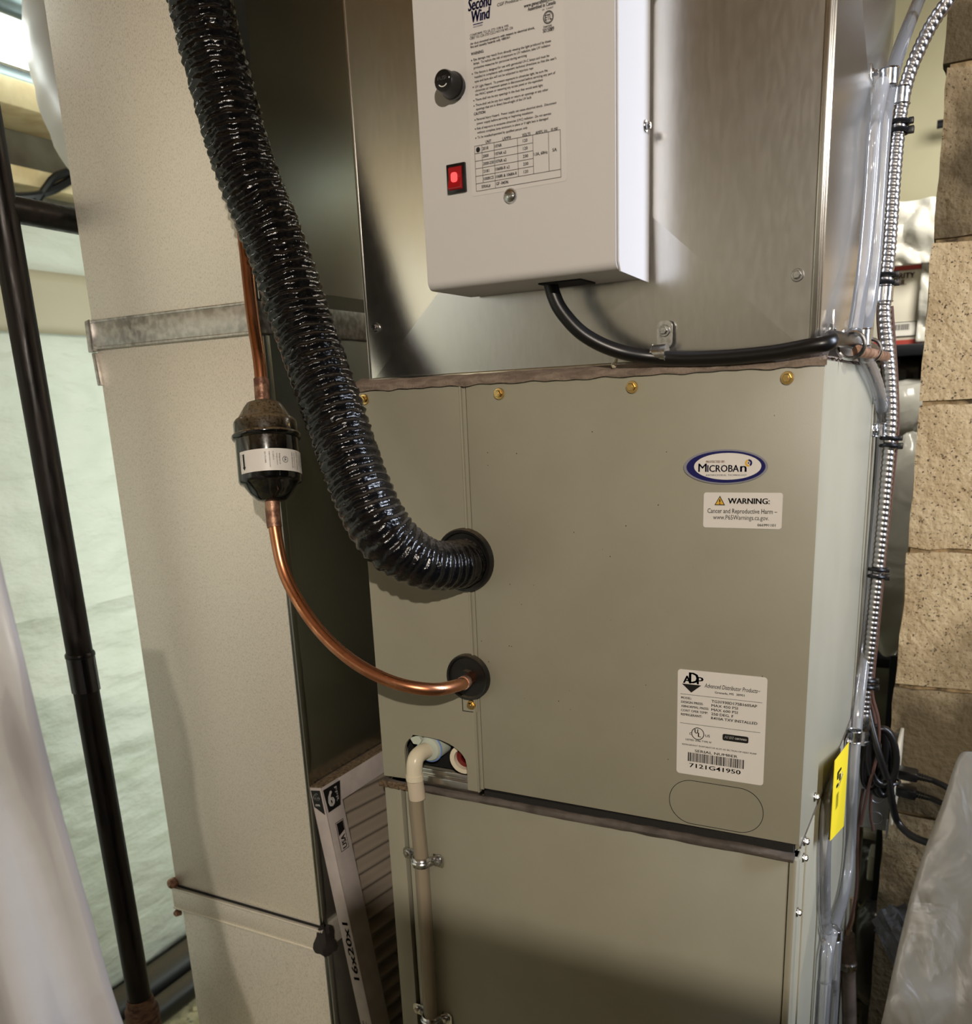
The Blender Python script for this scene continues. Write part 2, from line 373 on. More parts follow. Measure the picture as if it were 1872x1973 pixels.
# block wall on the right: mortar core, single blocks as parts
ZB0 = 0.006
b = MB(); b.box((0.4835, 0.6265, 0), (1.7, 0.80, 2.45)); WR = struct(b.build('wall_right', mat('mortar', lin((196, 172, 132)), 0.95, var=lin((88, 76, 56)), vscale=(50, 50, 50), bump=0.8, bscale=(120, 120, 120), bdist=0.004)))
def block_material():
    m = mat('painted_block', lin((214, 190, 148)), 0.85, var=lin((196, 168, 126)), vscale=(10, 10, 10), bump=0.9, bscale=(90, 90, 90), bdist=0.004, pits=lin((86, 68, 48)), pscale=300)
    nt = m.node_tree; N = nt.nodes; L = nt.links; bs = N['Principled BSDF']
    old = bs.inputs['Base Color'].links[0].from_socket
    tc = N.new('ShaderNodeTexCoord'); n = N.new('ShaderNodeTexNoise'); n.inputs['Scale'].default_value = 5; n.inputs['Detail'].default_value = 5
    at_ = N.new('ShaderNodeAttribute'); at_.attribute_type = 'OBJECT'; at_.attribute_name = 'bare'  # blend weight of the darker tone, set per block
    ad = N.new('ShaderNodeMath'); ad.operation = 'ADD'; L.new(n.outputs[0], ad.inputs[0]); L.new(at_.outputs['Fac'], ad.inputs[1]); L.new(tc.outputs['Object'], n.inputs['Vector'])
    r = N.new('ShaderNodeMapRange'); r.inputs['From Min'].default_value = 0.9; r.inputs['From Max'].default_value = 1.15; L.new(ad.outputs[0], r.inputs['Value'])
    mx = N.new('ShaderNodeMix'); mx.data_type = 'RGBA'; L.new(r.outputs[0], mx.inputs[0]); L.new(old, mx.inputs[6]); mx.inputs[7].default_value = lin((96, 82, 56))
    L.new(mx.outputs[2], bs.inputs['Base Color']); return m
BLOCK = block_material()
variants = []
def block_mesh(seed):
    bm = bmesh.new(); bmesh.ops.create_cube(bm, size=1)
    bmesh.ops.subdivide_edges(bm, edges=bm.edges[:], cuts=7, use_grid_fill=True)
    for v in bm.verts:
        p = V((v.co.x * 0.393, v.co.y * 0.17, v.co.z * 0.194)); q = p * 22 + V((seed * 7, 0, 0))
        edge = sum(1 for c in (abs(v.co.x), abs(v.co.y), abs(v.co.z)) if c > 0.49)
        k = 0.002 + 0.0025 * (edge >= 2)
        p += V(noise.noise_vector(q)) * k
        if edge >= 2: p *= 0.995 - 0.008 * abs(noise.noise(q * 0.6))
        v.co = p
    me = bpy.data.meshes.new('concrete_block'); bm.to_mesh(me); bm.free(); me.materials.append(BLOCK)
    me.polygons.foreach_set('use_smooth', [True] * len(me.polygons)); me.set_sharp_from_angle(angle=math.radians(50)); return me
variants = [block_mesh(k) for k in range(4)]
wo = V(WR['_o'])
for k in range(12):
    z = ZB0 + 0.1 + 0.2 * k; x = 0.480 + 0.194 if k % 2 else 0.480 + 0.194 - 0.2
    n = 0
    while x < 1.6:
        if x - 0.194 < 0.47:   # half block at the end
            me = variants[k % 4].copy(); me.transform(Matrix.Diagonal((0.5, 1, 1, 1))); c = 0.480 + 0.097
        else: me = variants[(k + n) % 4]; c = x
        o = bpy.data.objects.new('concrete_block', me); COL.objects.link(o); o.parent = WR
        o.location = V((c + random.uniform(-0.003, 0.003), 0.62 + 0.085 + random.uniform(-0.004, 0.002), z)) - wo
        o['bare'] = {5: 0.46, 4: 0.62, 3: 0.66, 2: 0.7, 1: 0.7, 0: 0.7, 8: 0.55, 9: 0.68, 10: 0.7, 11: 0.7}.get(k, 0.22)  # how far each course blends to the darker brown
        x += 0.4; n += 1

# white vapour sheeting on the left wall
def tarp(u, v):
    y = -3.0 + 5.2 * u; z = 0.06 + 1.80 * v
    d = 0.006 * noise.noise(V((y * 2.2, z * 7.0, 0))) + 0.006 * noise.noise(V((y * 9, z * 22, 3))) + 0.003 * noise.noise(V((y * 30, z * 50, 8)))
    d += 0.010 * math.exp(-((z - 0.62 - 0.05 * math.sin(y * 3)) / 0.02) ** 2) + 0.008 * math.exp(-((z - 1.02) / 0.012) ** 2)
    return (-1.235 + d, y, z)
b = MB(); b.grid(tarp, 260, 150)
t = b.build('plastic_sheeting', TARP, solid=0.002); tag(t, 'white plastic vapour sheeting hung over the left wall behind the black pipe', 'sheeting')
b = MB(); b.grid(lambda u, v: (-1.212 + 0.004 * noise.noise(V((u * 9, v * 2, 1))), -3.0 + 5.2 * u, 1.615 + 0.125 * v), 100, 6)
b.build('beige_band', TARPD, t, solid=0.002)['label'] = 'beige band across the sheeting'  # flat strip in a darker beige than the sheet
# insulated lines at the foot of that wall
for i, (x, z, r, n) in enumerate(((-1.175, 0.045, 0.045, 'upper'), (-1.095, 0.032, 0.032, 'lower'))):
    b = MB(); b.tube([(x, -0.9, z), (x + 0.004, 0.2, z), (x, 0.75, z), (x - 0.003, 1.9, z)], r, 16)
    tag(b.build('insulated_pipe', RUBBER), ['thick black insulated pipe lying against the foot of the white sheeting', 'thinner black insulated pipe on the floor, on the room side of the thicker one'][i], 'pipe')
# rubble flakes on the floor
random.seed(3)
b = MB()
for k in range(260):
    p = V((random.uniform(-1.05, -0.5), random.uniform(0.25, 1.2), 0.0)); r = random.uniform(0.003, 0.016)
    b.lathe(p, (random.uniform(-.3, .3), random.uniform(-.3, .3), 1), [(r, 0), (r * 0.8, r * 0.35), (r * 0.3, r * 0.5)], random.randint(4, 6))
tag(b.build('floor_rubble', FLOORM), 'pale mortar crumbs scattered over the floor behind the duct', 'rubble', kind='stuff')

# ceiling fluorescent on the left
q = at(30, 92, x=-1.13)
t = thing('fluorescent_fixture', 'lit white fluorescent tube light under the joists, top left', 'light', (q.x, q.y, q.z - 0.04))
FZ = q.z
one(TUBEL, 'tube', lambda b: b.tube([(q.x, q.y - 0.75, FZ), (q.x, q.y + 0.45, FZ)], 0.030, 16), t)
one(WHITEM, 'housing', lambda b: b.box((q.x - 0.07, q.y - 0.78, FZ + 0.045), (q.x + 0.07, q.y + 0.48, FZ + 0.09), 0.006), t)
for y_ in (-0.78, 0.45): one(WHITEM, 'end_bracket', lambda b: b.box((q.x - 0.03, q.y + y_, FZ - 0.04), (q.x + 0.03, q.y + y_ + 0.03, FZ + 0.05), 0.003), t)
one(GALV, 'hanger', lambda b: b.box((q.x - 0.006, q.y - 0.06, FZ + 0.09), (q.x + 0.006, q.y - 0.04, 2.311)), t)
GREYC = mat('grey_conduit', lin((128, 142, 146)), 0.4, 0.6)
for i, (u, v) in enumerate(((30, 15), (36, 153))):
    z = (2.40, 2.04)[i]; p = at(u, v, x=(-1.02, -1.24)[i])
    b = MB(); b.tube([(p.x, p.y - 1.2, p.z), (p.x, p.y + 1.1, p.z)], 0.017, 12)
    tag(b.build('conduit_run', GREYC), ['straight grey conduit above the fluorescent light', 'straight grey conduit just below the fluorescent light'][i], 'conduit')
# thin cables hanging on the bare wall strip
for i, pts in enumerate((((20, 380), (70, 376), (105, 365), (140, 345)), ((62, 400), (90, 360), (108, 340), (150, 325)))):
    b = MB(); b.tube(spline([at(u, v, x=-1.19) for u, v in pts], 0.02), 0.008, 8)
    tag(b.build('wall_cable', CORD), ['thin dark cable sagging along the bare wall above the sheeting', 'thicker dark cable rising behind the duct above the sheeting'][i], 'cable')
# white insulated round duct behind the square duct
b = MB(); b.tube(spline([at(150, -60, y=0.50), at(150, 60, y=0.49), at(168, 170, y=0.47), at(210, 270, y=0.45), at(290, 330, y=0.43), at(420, 370, y=0.42)], 0.02), 0.085, 28, rf=lambda L, a, d: 0.085 + 0.002 * math.sin(L * 90))
tag(b.build('flexible_duct', mat('white_duct_jacket', lin((226, 224, 220)), 0.35, bump=0.3, bscale=(40, 40, 40))), 'white jacketed round duct bulging out behind the square duct, top left', 'duct')

# ================================================================ RETURN DUCT
DX0, DX1, DY0, DY1 = -0.390, -0.134, 0.0229, 0.70
t = thing('return_duct', 'tall square galvanized duct with band joints, left of the cabinet', 'duct', ((DX0 + DX1) / 2, 0.27, 0.0))
def section(z0, z1, x0, x1, y0):
    a = one(GALVD, 'front_sheet', lambda b: b.box((x0, y0, z0), (x1 - 0.0012, y0 + 0.0012, z1), 0.0004), t)
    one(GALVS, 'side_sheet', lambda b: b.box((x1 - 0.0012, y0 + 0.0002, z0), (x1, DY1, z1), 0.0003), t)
    one(GALVD, 'back_sheets', lambda b: (b.box((x0, y0 + 0.0012, z0), (x0 + 0.0012, DY1, z1)), b.box((x0 + 0.0012, DY1 - 0.0012, z0), (x1 - 0.0012, DY1, z1))), t)
section(1.543, 2.449, DX0 - 0.002, DX1, DY0)
section(0.79, 1.513, DX0, DX1, DY0)
section(0.46, 0.757, DX0 + 0.002, DX1 - 0.001, DY0 + 0.003)
one(GALVD, 'boot', lambda b: b.box((DX0 + 0.002, DY0 + 0.003, 0.0), (-0.004, DY1, 0.458), 0.003), t)
def cleat(b, z0, z1, ends=True):
    b.box((DX0 - 0.006, DY0 - 0.0045, z0), (DX1 + 0.003, DY0 + 0.001, z1), 0.0012)
    b.box((DX1 - 0.001, DY0 - 0.004, z0), (DX1 + 0.0045, DY1, z1), 0.0012)
    b.box((DX0 - 0.0065, DY0 - 0.004, z0), (DX0 + 0.001, DY1, z1), 0.0012)
    b.box((DX0 - 0.006, DY0 - 0.006, z0 - 0.0005), (DX1 + 0.003, DY0 - 0.003, z0 + 0.0025), 0.0006)
    b.box((DX0 - 0.006, DY0 - 0.006, z1 - 0.0025), (DX1 + 0.003, DY0 - 0.003, z1 + 0.0005), 0.0006)
o = one(SPANG, 'drive_cleat', lambda b: cleat(b, 1.512, 1.544), t); o['label'] = 'spangled joint band'
one(SPANG, 'cleat_tab', lambda b: (b.obox((DX0 - 0.008, DY0 - 0.007, 1.508), (0.010, 0, 0.002), (0, 0.012, 0), (0.001, 0, 0.036), 0.0015), b.obox((DX0 - 0.004, DY0 - 0.004, 1.470), (0.006, 0, 0), (0, 0.006, 0), (-0.002, 0, 0.038), 0.001)), t)
o = one(GALVD, 'drive_cleat', lambda b: cleat(b, 0.757, 0.790), t)
one(DARK, 'cleat_gap', lambda b: b.box((DX0 + 0.004, DY0 - 0.0012, 0.7908), (DX1, DY0 + 0.001, 0.7940)), t)
one(BRAZE, 'cleat_tab', lambda b: b.lathe((DX0 - 0.002, DY0 - 0.004, 0.797), (0, -1, 0.2), [(0.008, -0.004), (0.007, 0.004), (0.003, 0.007)], 9), t)
one(BRAZE, 'cleat_tab', lambda b: (b.lathe((DX0 - 0.001, DY0 - 0.004, 0.750), (0, -1, 0), [(0.006, -0.003), (0.004, 0.004)], 8)), t)
one(mat('dark_sealant', lin((44, 38, 35)), 0.8), 'sealant_lump', lambda b: b.grid(lambda u, v: V((DX1 + 0.004, DY0 + 0.002, 0.772)) + V((0.012 * math.sin(math.pi * v) * math.cos(2 * math.pi * u), 0.013 * math.sin(math.pi * v) * math.sin(2 * math.pi * u), 0.020 * math.cos(math.pi * v))) * (1 + 0.5 * noise.noise(V((math.cos(2 * math.pi * u) * 2, math.sin(2 * math.pi * u) * 2, v * 4)))), 16, 12), t)
one(GALVS, 'corner_seam', lambda b: (b.box((DX1, DY0 + 0.002, 0.79), (DX1 + 0.003, DY0 + 0.012, 1.51), 0.001), b.box((DX1, DY0 + 0.006, 0.46), (DX1 + 0.003, DY0 + 0.016, 0.757), 0.001), b.box((DX1, DY0 + 0.002, 1.546), (DX1 + 0.003, DY0 + 0.008, 2.29), 0.001)), t)
one(GALVS, 'cross_break', lambda b: b.add([(DX1 + 0.0008, 0.05, 1.56), (DX1 + 0.0008, 0.52, 1.56), (DX1 + 0.004, 0.285, 1.93), (DX1 + 0.0008, 0.05, 2.29), (DX1 + 0.0008, 0.52, 2.29)], [[0, 1, 2], [1, 4, 2], [4, 3, 2], [3, 0, 2]]), t, angle=1)

# ================================================================ COIL CABINET
CW, CD, ZT, ZC = 0.4445, 0.44, 1.45, 1.037
t = CC = thing('coil_cabinet', 'taupe painted coil cabinet with three white stickers between plenum and furnace', 'cabinet', (CW / 2, CD / 2, 1.026))
SX, SX2 = 0.1215, 0.1275    # panel seam
op = [(0.0005, ZC - 0.004), (0.030, ZC - 0.003), (0.030, 1.066)] + [(0.052 - 0.022 * math.cos(a), 1.066 + 0.021 * math.sin(a)) for a in [math.pi / 2 * k / 6 for k in range(1, 7)]] + [(0.066 + 0.042 * math.sin(a), 1.062 + 0.025 * math.cos(a)) for a in [math.pi / 2 * k / 6 for k in range(0, 7)]] + [(0.108, ZC - 0.003), (SX, ZC - 0.003), (SX, ZT - 0.004), (0.0005, ZT - 0.004)]
one(PAINT, 'left_panel', lambda b: b.prism(op, (0, 0, 0), XU, ZU, -YU, -0.004), t)
one(PAINT, 'right_panel', lambda b: b.box((SX2, 0.0, ZC + 0.0022), (CW, 0.004, ZT - 0.003), 0.0006), t)
one(PAINT, 'seam_flange', lambda b: (b.box((SX - 0.0006, -0.0022, ZC - 0.003), (SX + 0.0015, 0.004, ZT - 0.004), 0.0007), b.box((SX + 0.0015, 0.0012, ZC), (SX2 - 0.0012, 0.006, ZT - 0.004))), t)
one(PAINT, 'side_casing', lambda b: (b.box((CW - 0.004, 0.004, ZC - 0.004), (CW, CD, ZT), 0.0006), b.box((0, 0.004, ZC - 0.004), (0.004, CD, ZT)), b.box((0.004, CD - 0.004, ZC - 0.004), (CW - 0.004, CD, ZT)), b.box((CW, 0.374, ZC), (CW + 0.0015, 0.3765, ZT), 0.0005), b.box((0.112, 0.004, ZC + 0.052), (CW - 0.004, 0.012, ZT))), t)
one(DARK, 'cavity', lambda b: (b.box((0.004, 0.045, ZC - 0.004), (0.25, 0.05, ZT - 0.02)), b.box((0.004, 0.006, 1.10), (0.12, 0.05, 1.104))), t)
one(PUTTY, 'top_seal', lambda b: b.grid(lambda u, v: V((0.0 + 0.446 * u, 0.014 - 0.017 * math.sin(min(1, v * 1.6) * math.pi / 2) + 0.0012 * noise.noise(V((u * 40, v * 3, 0))), 1.4585 - 0.0035 * v * (1 - v) - 0.0125 * v + 0.0022 * noise.noise(V((u * 26, v * 2, 4))) * v)), 150, 8), t)
one(PUTTY, 'top_ledge', lambda b: b.box((0.002, 0.004, ZT - 0.002), (CW - 0.002, CD - 0.004, ZT + 0.003), 0.001), t)
one(PUTTY, 'side_seal', lambda b: b.grid(lambda u, v: V((CW - 0.012 + 0.013 * v, 0.01 + 0.36 * u, 1.456 - 0.004 * v + 0.0015 * noise.noise(V((u * 30, v, 2))))), 60, 4), t)
one(PVC, 'foam_crumb', lambda b: (b.lathe((0.2745, -0.003, 1.4555), (0.2, -1, 0.4), [(0.0022, -0.002), (0.0026, 0.001), (0.0012, 0.003)], 6), b.lathe((0.2762, -0.0025, 1.4590), (0.4, -0.6, 0.8), [(0.0014, -0.002), (0.0018, 0.001), (0.0008, 0.003)], 6)), t)['kind'] = 'stuff'
for x, z in ((0.0125, 1.438), (0.163, 1.437), (0.290, 1.437), (0.417, 1.438), (0.118, 1.131)):
    one(BRASS, 'screw', lambda b: hexscrew(b, (x, -0.0008, z), (0, -1, 0), 0.0052), t)
o = one(PAINT, 'screw_tab', lambda b: b.prism([(0.1075, 1.1235), (0.1245, 1.1235), (0.1245, 1.140), (0.1075, 1.140)], (0, 0, 0), XU, ZU, -YU, 0.0008), t)
one(DARK, 'tab_slot', lambda b: (b.box((0.1068, -0.001, 1.1232), (0.1076, 0.0005, 1.140)), b.box((0.1068, -0.001, 1.1228), (0.119, 0.0005, 1.1236))), t)
# side screws and the folded line at the foot of the side
for u, v in ((1568, 1535), (1548, 1620)):
    p = at(u, v, x=CW); one(ZINC, 'screw', lambda b: hexscrew(b, p, (1, 0, 0), 0.0048), t)
one(TAPE, 'side_hem', lambda b: b.box((CW, 0.004, ZC - 0.003), (CW + 0.0008, 0.378, ZC - 0.001)), t)
# grommets round the two refrigerant lines
def grommet(b, c, R, hole, dz):
    b.lathe(c, (0, -1, 0), [(R, 0.0), (R, 0.004), (R * 0.96, 0.0065), (R * 0.88, 0.006), (R * 0.84, 0.0034), (hole * 1.25, 0.0032), (hole * 1.2, dz), (hole, dz)], 40)
one(RUBBER, 'grommet', lambda b: grommet(b, (0.1188, 0, 1.2815), 0.0315, 0.0225, 0.003), t)
one(RUBBER, 'grommet', lambda b: grommet(b, (0.1165, 0, 1.1612), 0.0242, 0.0068, 0.010), t)
# knock-out outline
o = one(DARK, 'knockout', lambda b: [b.tube([V((x, -0.0001, z)) for x, z in rrect(0.3265, 1.0415, 0.4125, 1.0850, 0.0215, 10)] + [V((0.3265 + 0.0645, -0.0001, 1.0415))], 0.0003, 5)], t)
# oval badge
O = V((0.3702, -0.0004, 1.3698))
bd = one(mat('badge_edge', lin((140, 140, 150)), 0.2, spec=0.6), 'oval_badge', lambda b: b.prism(ell(0, 0, 0.0347, 0.0142), O, XU, ZU, -YU, 0.0011), t)
OB = O + V((0, -0.0013, 0))
one(NAVY, 'blue_band', lambda b: flat(b, ell(0.0004, 0, 0.0325, 0.0130), OB, XU, ZU), bd)
one(STICK, 'white_field', lambda b: flat(b, ell(0.0020, 0.0004, 0.0276, 0.0109), OB + V((0, -0.0001, 0)), XU, ZU), bd)
OB2 = OB + V((0, -0.0002, 0))
one(NAVY, 'lettering', lambda b: (text(b, 'M', OB2 + XU * -0.0218 + ZU * -0.0040, XU, ZU, 0.0070, width=0.0068, bold=0.018), text(b, 'ICROBA', OB2 + XU * -0.0143 + ZU * -0.0040, XU, ZU, 0.0056, width=0.0260, bold=0.02), text(b, 'n', OB2 + XU * 0.0128 + ZU * -0.0040, XU, ZU, 0.0070, width=0.0050, bold=0.02), text(b, 'ANTIMICROBIAL TECHNOLOGY', OB2 + XU * -0.0155 + ZU * -0.0074, XU, ZU, 0.0014, width=0.0336, bold=0.02, sp=1.3)), bd)
one(ORANGE, 'lettering', lambda b: text(b, 'PROTECTED BY:', OB2 + XU * -0.0155 + ZU * 0.0034, XU, ZU, 0.0018, width=0.0156, bold=0.02), bd)
def swirl(b, a0, a1): flat(b, [(0.0193 + 0.0030 * math.cos(math.radians(a0 + (a1 - a0) * k / 8)), 0.0030 + 0.0030 * math.sin(math.radians(a0 + (a1 - a0) * k / 8))) for k in range(9)] + [(0.0193 + 0.0014 * math.cos(math.radians(a1 + (a0 - a1) * k / 8)), 0.0030 + 0.0014 * math.sin(math.radians(a1 + (a0 - a1) * k / 8))) for k in range(9)], OB2, XU, ZU)
one(AMBER, 'emblem', lambda b: swirl(b, 100, 290), bd)
one(NAVY, 'emblem', lambda b: (swirl(b, -60, 95), flat(b, ell(0.0193, 0.0030, 0.0007, 0.0007, 12), OB2, XU, ZU)), bd)
# warning sticker
st = one(STICK, 'warning_sticker', lambda b: b.prism(rrect(0.3530, 1.3192, 0.4175, 1.3487, 0.0022), (0, -0.0003, 0), XU, ZU, -YU, 0.0004), t)
OW = V((0.3530, -0.0009, 1.3487)); sw, sh = 0.0645, 0.0295
def wl_(b, s, x0, x1, ty, h, **k): text(b, s, OW + XU * (x0 * sw) - ZU * (ty * sh), XU, ZU, h, width=(x1 - x0) * sw, **k)
one(INK, 'lettering', lambda b: (wl_(b, 'WARNING:', 0.32, 0.84, 0.31, 0.0047, bold=0.04), wl_(b, 'Cancer and Reproductive Harm –', 0.055, 0.94, 0.58, 0.0039, bold=0.006), wl_(b, 'www.P65Warnings.ca.gov.', 0.13, 0.84, 0.76, 0.0039, bold=0.006), wl_(b, '066991101', 0.70, 0.925, 0.93, 0.0021, bold=0.01), flat(b, [(0.143 * sw, -0.36 * sh), (0.282 * sw, -0.36 * sh), (0.2125 * sw, -0.09 * sh)], OW, XU, ZU)), st)
one(AMBER, 'hazard_triangle', lambda b: flat(b, [(0.160 * sw, -0.335 * sh), (0.265 * sw, -0.335 * sh), (0.2125 * sw, -0.135 * sh)], OW - YU * 0.0001, XU, ZU), st)
one(INK, 'exclamation_mark', lambda b: text(b, '!', OW + XU * (0.2125 * sw) - ZU * (0.325 * sh) - YU * 0.0002, XU, ZU, 0.0042, bold=0.03, align='C'), st)
# rating plate
lx, lz, lw, lh = 0.3330, 1.1915, 0.0785, 0.1005
st = one(STICK, 'rating_sticker', lambda b: b.prism(rrect(lx, lz - lh, lx + lw, lz, 0.003), (0, -0.0003, 0), XU, ZU, -YU, 0.0004), t)
OL = V((lx, -0.0009, lz))
def rl(b, s, x0, x1, ty, h, **k): text(b, s, OL + XU * (x0 * lw) - ZU * (ty * lh), XU, ZU, h, width=(x1 - x0) * lw, **k)
def rr(b, x0, t0, x1, t1): rect(b, OL, XU, ZU, x0 * lw, -t1 * lh, x1 * lw, -t0 * lh)
def rating(b):
    rl(b, 'A', 0.065, 0.155, 0.125, 0.0070, bold=0.03); rl(b, 'P', 0.225, 0.295, 0.125, 0.0070, bold=0.03)
    rl(b, 'D', 0.135, 0.240, 0.120, 0.0100, bold=0.035)
    flat(b, [(0.05 * lw, -0.133 * lh), (0.16 * lw, -0.210 * lh), (0.275 * lw, -0.133 * lh)], OL, XU, ZU)
    rl(b, 'Advanced Distributor Products', 0.31, 0.90, 0.148, 0.0040, shear=0.25, bold=0.006); rl(b, '®', 0.905, 0.93, 0.135, 0.001)
    rl(b, 'Grenada, MS  38901', 0.43, 0.76, 0.192, 0.0020, bold=0.02)
    rr(b, 0.035, 0.229, 0.955, 0.2325)
    for i, (a, c, x1, x2) in enumerate((('MODEL:', 'TG31930D175B1605AP', 0.165, 0.90), ('DESIGN PRESS:', 'MAX 450 PSI', 0.30, 0.69), ('ABNORMAL PRESS:', 'MAX 600 PSI', 0.365, 0.69), ('CONT OPER TEMP:', '250 DEG. F', 0.355, 0.645), ('REFRIGERANT:', 'R410A TXV INSTALLED', 0.29, 0.91))):
        ty = 0.276 + 0.0395 * i
        rl(b, a, 0.045, x1, ty, 0.0022, bold=0.02); rl(b, c, 0.395, x2, ty + 0.004, 0.0025, bold=0.02)
    rr(b, 0.035, 0.505, 0.945, 0.5085)
    ring(b, 0.245 * lw, -0.592 * lh, 0.0052, 0.0059, OL, XU, ZU)
    rl(b, 'U', 0.210, 0.248, 0.590, 0.0042, bold=0.03); rl(b, 'L', 0.250, 0.283, 0.622, 0.0042, bold=0.03)
    rl(b, 'C', 0.148, 0.172, 0.612, 0.0024, bold=0.015); rl(b, 'US', 0.333, 0.385, 0.612, 0.0024, bold=0.015)
    flat(b, [(OLx, OLy) for OLx, OLy in rrect(0.53 * lw, -0.622 * lh, 0.82 * lw, -0.560 * lh, 0.0015)], OL, XU, ZU)
    rl(b, 'LISTED 3F86 TYPE IV', 0.105, 0.405, 0.668, 0.0017, bold=0.012)
    rl(b, 'REFRIGERANT EVAPORATOR ALSO AS SECTION OF HEAT PUMP', 0.065, 0.915, 0.717, 0.0015, bold=0.012)
    rl(b, 'SERIAL NUMBER', 0.215, 0.705, 0.772, 0.0025, bold=0.02)
    random.seed(41); x = 0.135
    while x < 0.775:
        ww = random.choice((0.004, 0.004, 0.008, 0.012)); rr(b, x, 0.782, x + ww, 0.868); x += ww + random.choice((0.004, 0.005, 0.008))
    rl(b, '7121G41950', 0.155, 0.745, 0.925, 0.0040, bold=0.02)
one(INK, 'lettering', rating, st)
one(WHITEI, 'lettering', lambda b: (text(b, 'AHRI', OL + XU * (0.548 * lw) - ZU * (0.600 * lh) - YU * 0.0002, XU, ZU, 0.0026, width=0.0085, bold=0.03, shear=0.2), text(b, 'CERTIFIED', OL + XU * (0.668 * lw) - ZU * (0.598 * lh) - YU * 0.0002, XU, ZU, 0.0016, width=0.0105)), st)
# drain fittings in the opening
o = one(NUT, 'drain_nut', lambda b: (b.lathe((0.0565, 0.012, 1.0705), (0, -1, 0), [(0.0150, -0.02), (0.0150, 0.003), (0.0132, 0.006), (0.009, 0.0075)], 28), b.prism(ell(0.046, 1.082, 0.007, 0.006, 6), (0, 0.004, 0), XU, ZU, -YU, 0.004)), t); o['label'] = 'pale green drain nut'
one(BLUER, 'nut_ring', lambda b: b.torus((0.0566, 0.0095, 1.0705), (0, -1, 0), 0.0151, 0.0010), t)
one(PVC, 'drain_port', lambda b: b.lathe((0.0950, 0.018, 1.0605), (0.1, -1, 0), [(0.0165, -0.01), (0.0165, 0.002), (0.0115, 0.002), (0.0112, -0.004)], 28, cap=False), t)
one(REDP, 'port_plug', lambda b: b.lathe((0.0950, 0.022, 1.0605), (0.1, -1, 0), [(0.0118, -0.01), (0.0116, 0.0), (0.006, 0.001), (0.005, -0.006)], 24), t)
one(GALV, 'pan_lip', lambda b: (b.box((0.031, 0.002, 1.0265), (0.1205, 0.022, 1.0405), 0.001), b.box((0.031, 0.006, 1.0405), (0.1205, 0.008, 1.0475), 0.0008)), t)
random.seed(12)
def specks(b):
    for k in range(46):
        x = random.choice((random.uniform(0.13, 0.2), random.uniform(0.02, 0.43), random.uniform(0.2, 0.35))); z = random.uniform(1.06, 1.42)
        r = random.uniform(0.0003, 0.0008); b.lathe((x, 0.0001, z), (0, -1, 0), [(r, 0), (r * 0.5, r * 0.3)], 5)
o = one(INK, 'paint_specks', specks, t); o['kind'] = 'stuff'

# ================================================================ FURNACE
t = thing('furnace', 'taupe furnace cabinet with a shaded lower door under the coil cabinet', 'furnace', (CW / 2, CD / 2, 0))
ZF = 1.024
one(PAINT, 'casing', lambda b: (b.box((0, 0.004, 0), (0.004, 0.7, ZF)), b.box((CW - 0.006, 0.006, 0), (CW - 0.001, 0.7, ZF), 0.001), b.box((0, 0.694, 0), (CW, 0.7, ZF)), b.box((0.004, 0.006, ZF - 0.003), (CW - 0.004, 0.694, ZF)), b.box((0, 0.0, 0), (0.0215, 0.02, ZF), 0.0006), b.box((CW - 0.0075, 0.0, 0), (CW - 0.001, 0.02, ZF), 0.001)), t)
one(DARK, 'door_gap', lambda b: b.box((0.0215, 0.008, 0), (0.030, 0.012, ZF)), t)
one(PAINT, 'door', lambda b: b.box((0.0272, 0.0, 0.10), (CW - 0.0084, 0.006, ZF - 0.001), 0.001), t)
one(FOAM, 'foam_strip', lambda b: (b.prism([(0.128, 1.0310), (0.4400, 1.0295), (0.4400, 1.0392), (0.128, 1.0368)], (0, 0.012, 0), XU, ZU, -YU, 0.0126)), t)
one(TAPE, 'tape_roll', lambda b: b.tube(spline([(0.0 + 0.441 * k / 12, -0.0015 + 0.0012 * noise.noise(V((k * 0.9, 0, 0))), 1.0268 - 0.0006 * noise.noise(V((k * 0.7, 5, 0)))) for k in range(13)], 0.004), 0.0046, 10, rf=lambda L, a, d: (0.0038 + 0.0010 * min(1, L / 0.2)) * (1 + 0.15 * noise.noise(V((L * 60, a, 0))))), t)
one(FILTTOP, 'tape_shred', lambda b: b.grid(lambda u, v: V((-0.003 + 0.052 * u, -0.006 - 0.002 * noise.noise(V((u * 20, v * 4, 0))), 1.0300 - 0.0075 * v + 0.0015 * noise.noise(V((u * 25, v * 5, 7))))), 30, 5), t, solid=0.0006)
for u, v in ((1546, 1652), (1534, 1757)):
    p = at(u, v, x=CW - 0.001); one(ZINC, 'screw', lambda b: hexscrew(b, p, (1, 0, 0), 0.0046), t)
pr = [at(1530, 1655 + 0, x=CW - 0.001)]
def sides(b):
    b.box((CW - 0.002, 0.045, 0.0), (CW + 0.0008, 0.049, ZF), 0.0006); b.box((CW - 0.002, 0.16, 0.0), (CW + 0.0008, 0.163, ZF), 0.0006)
one(PAINT, 'side_seam', sides, t)

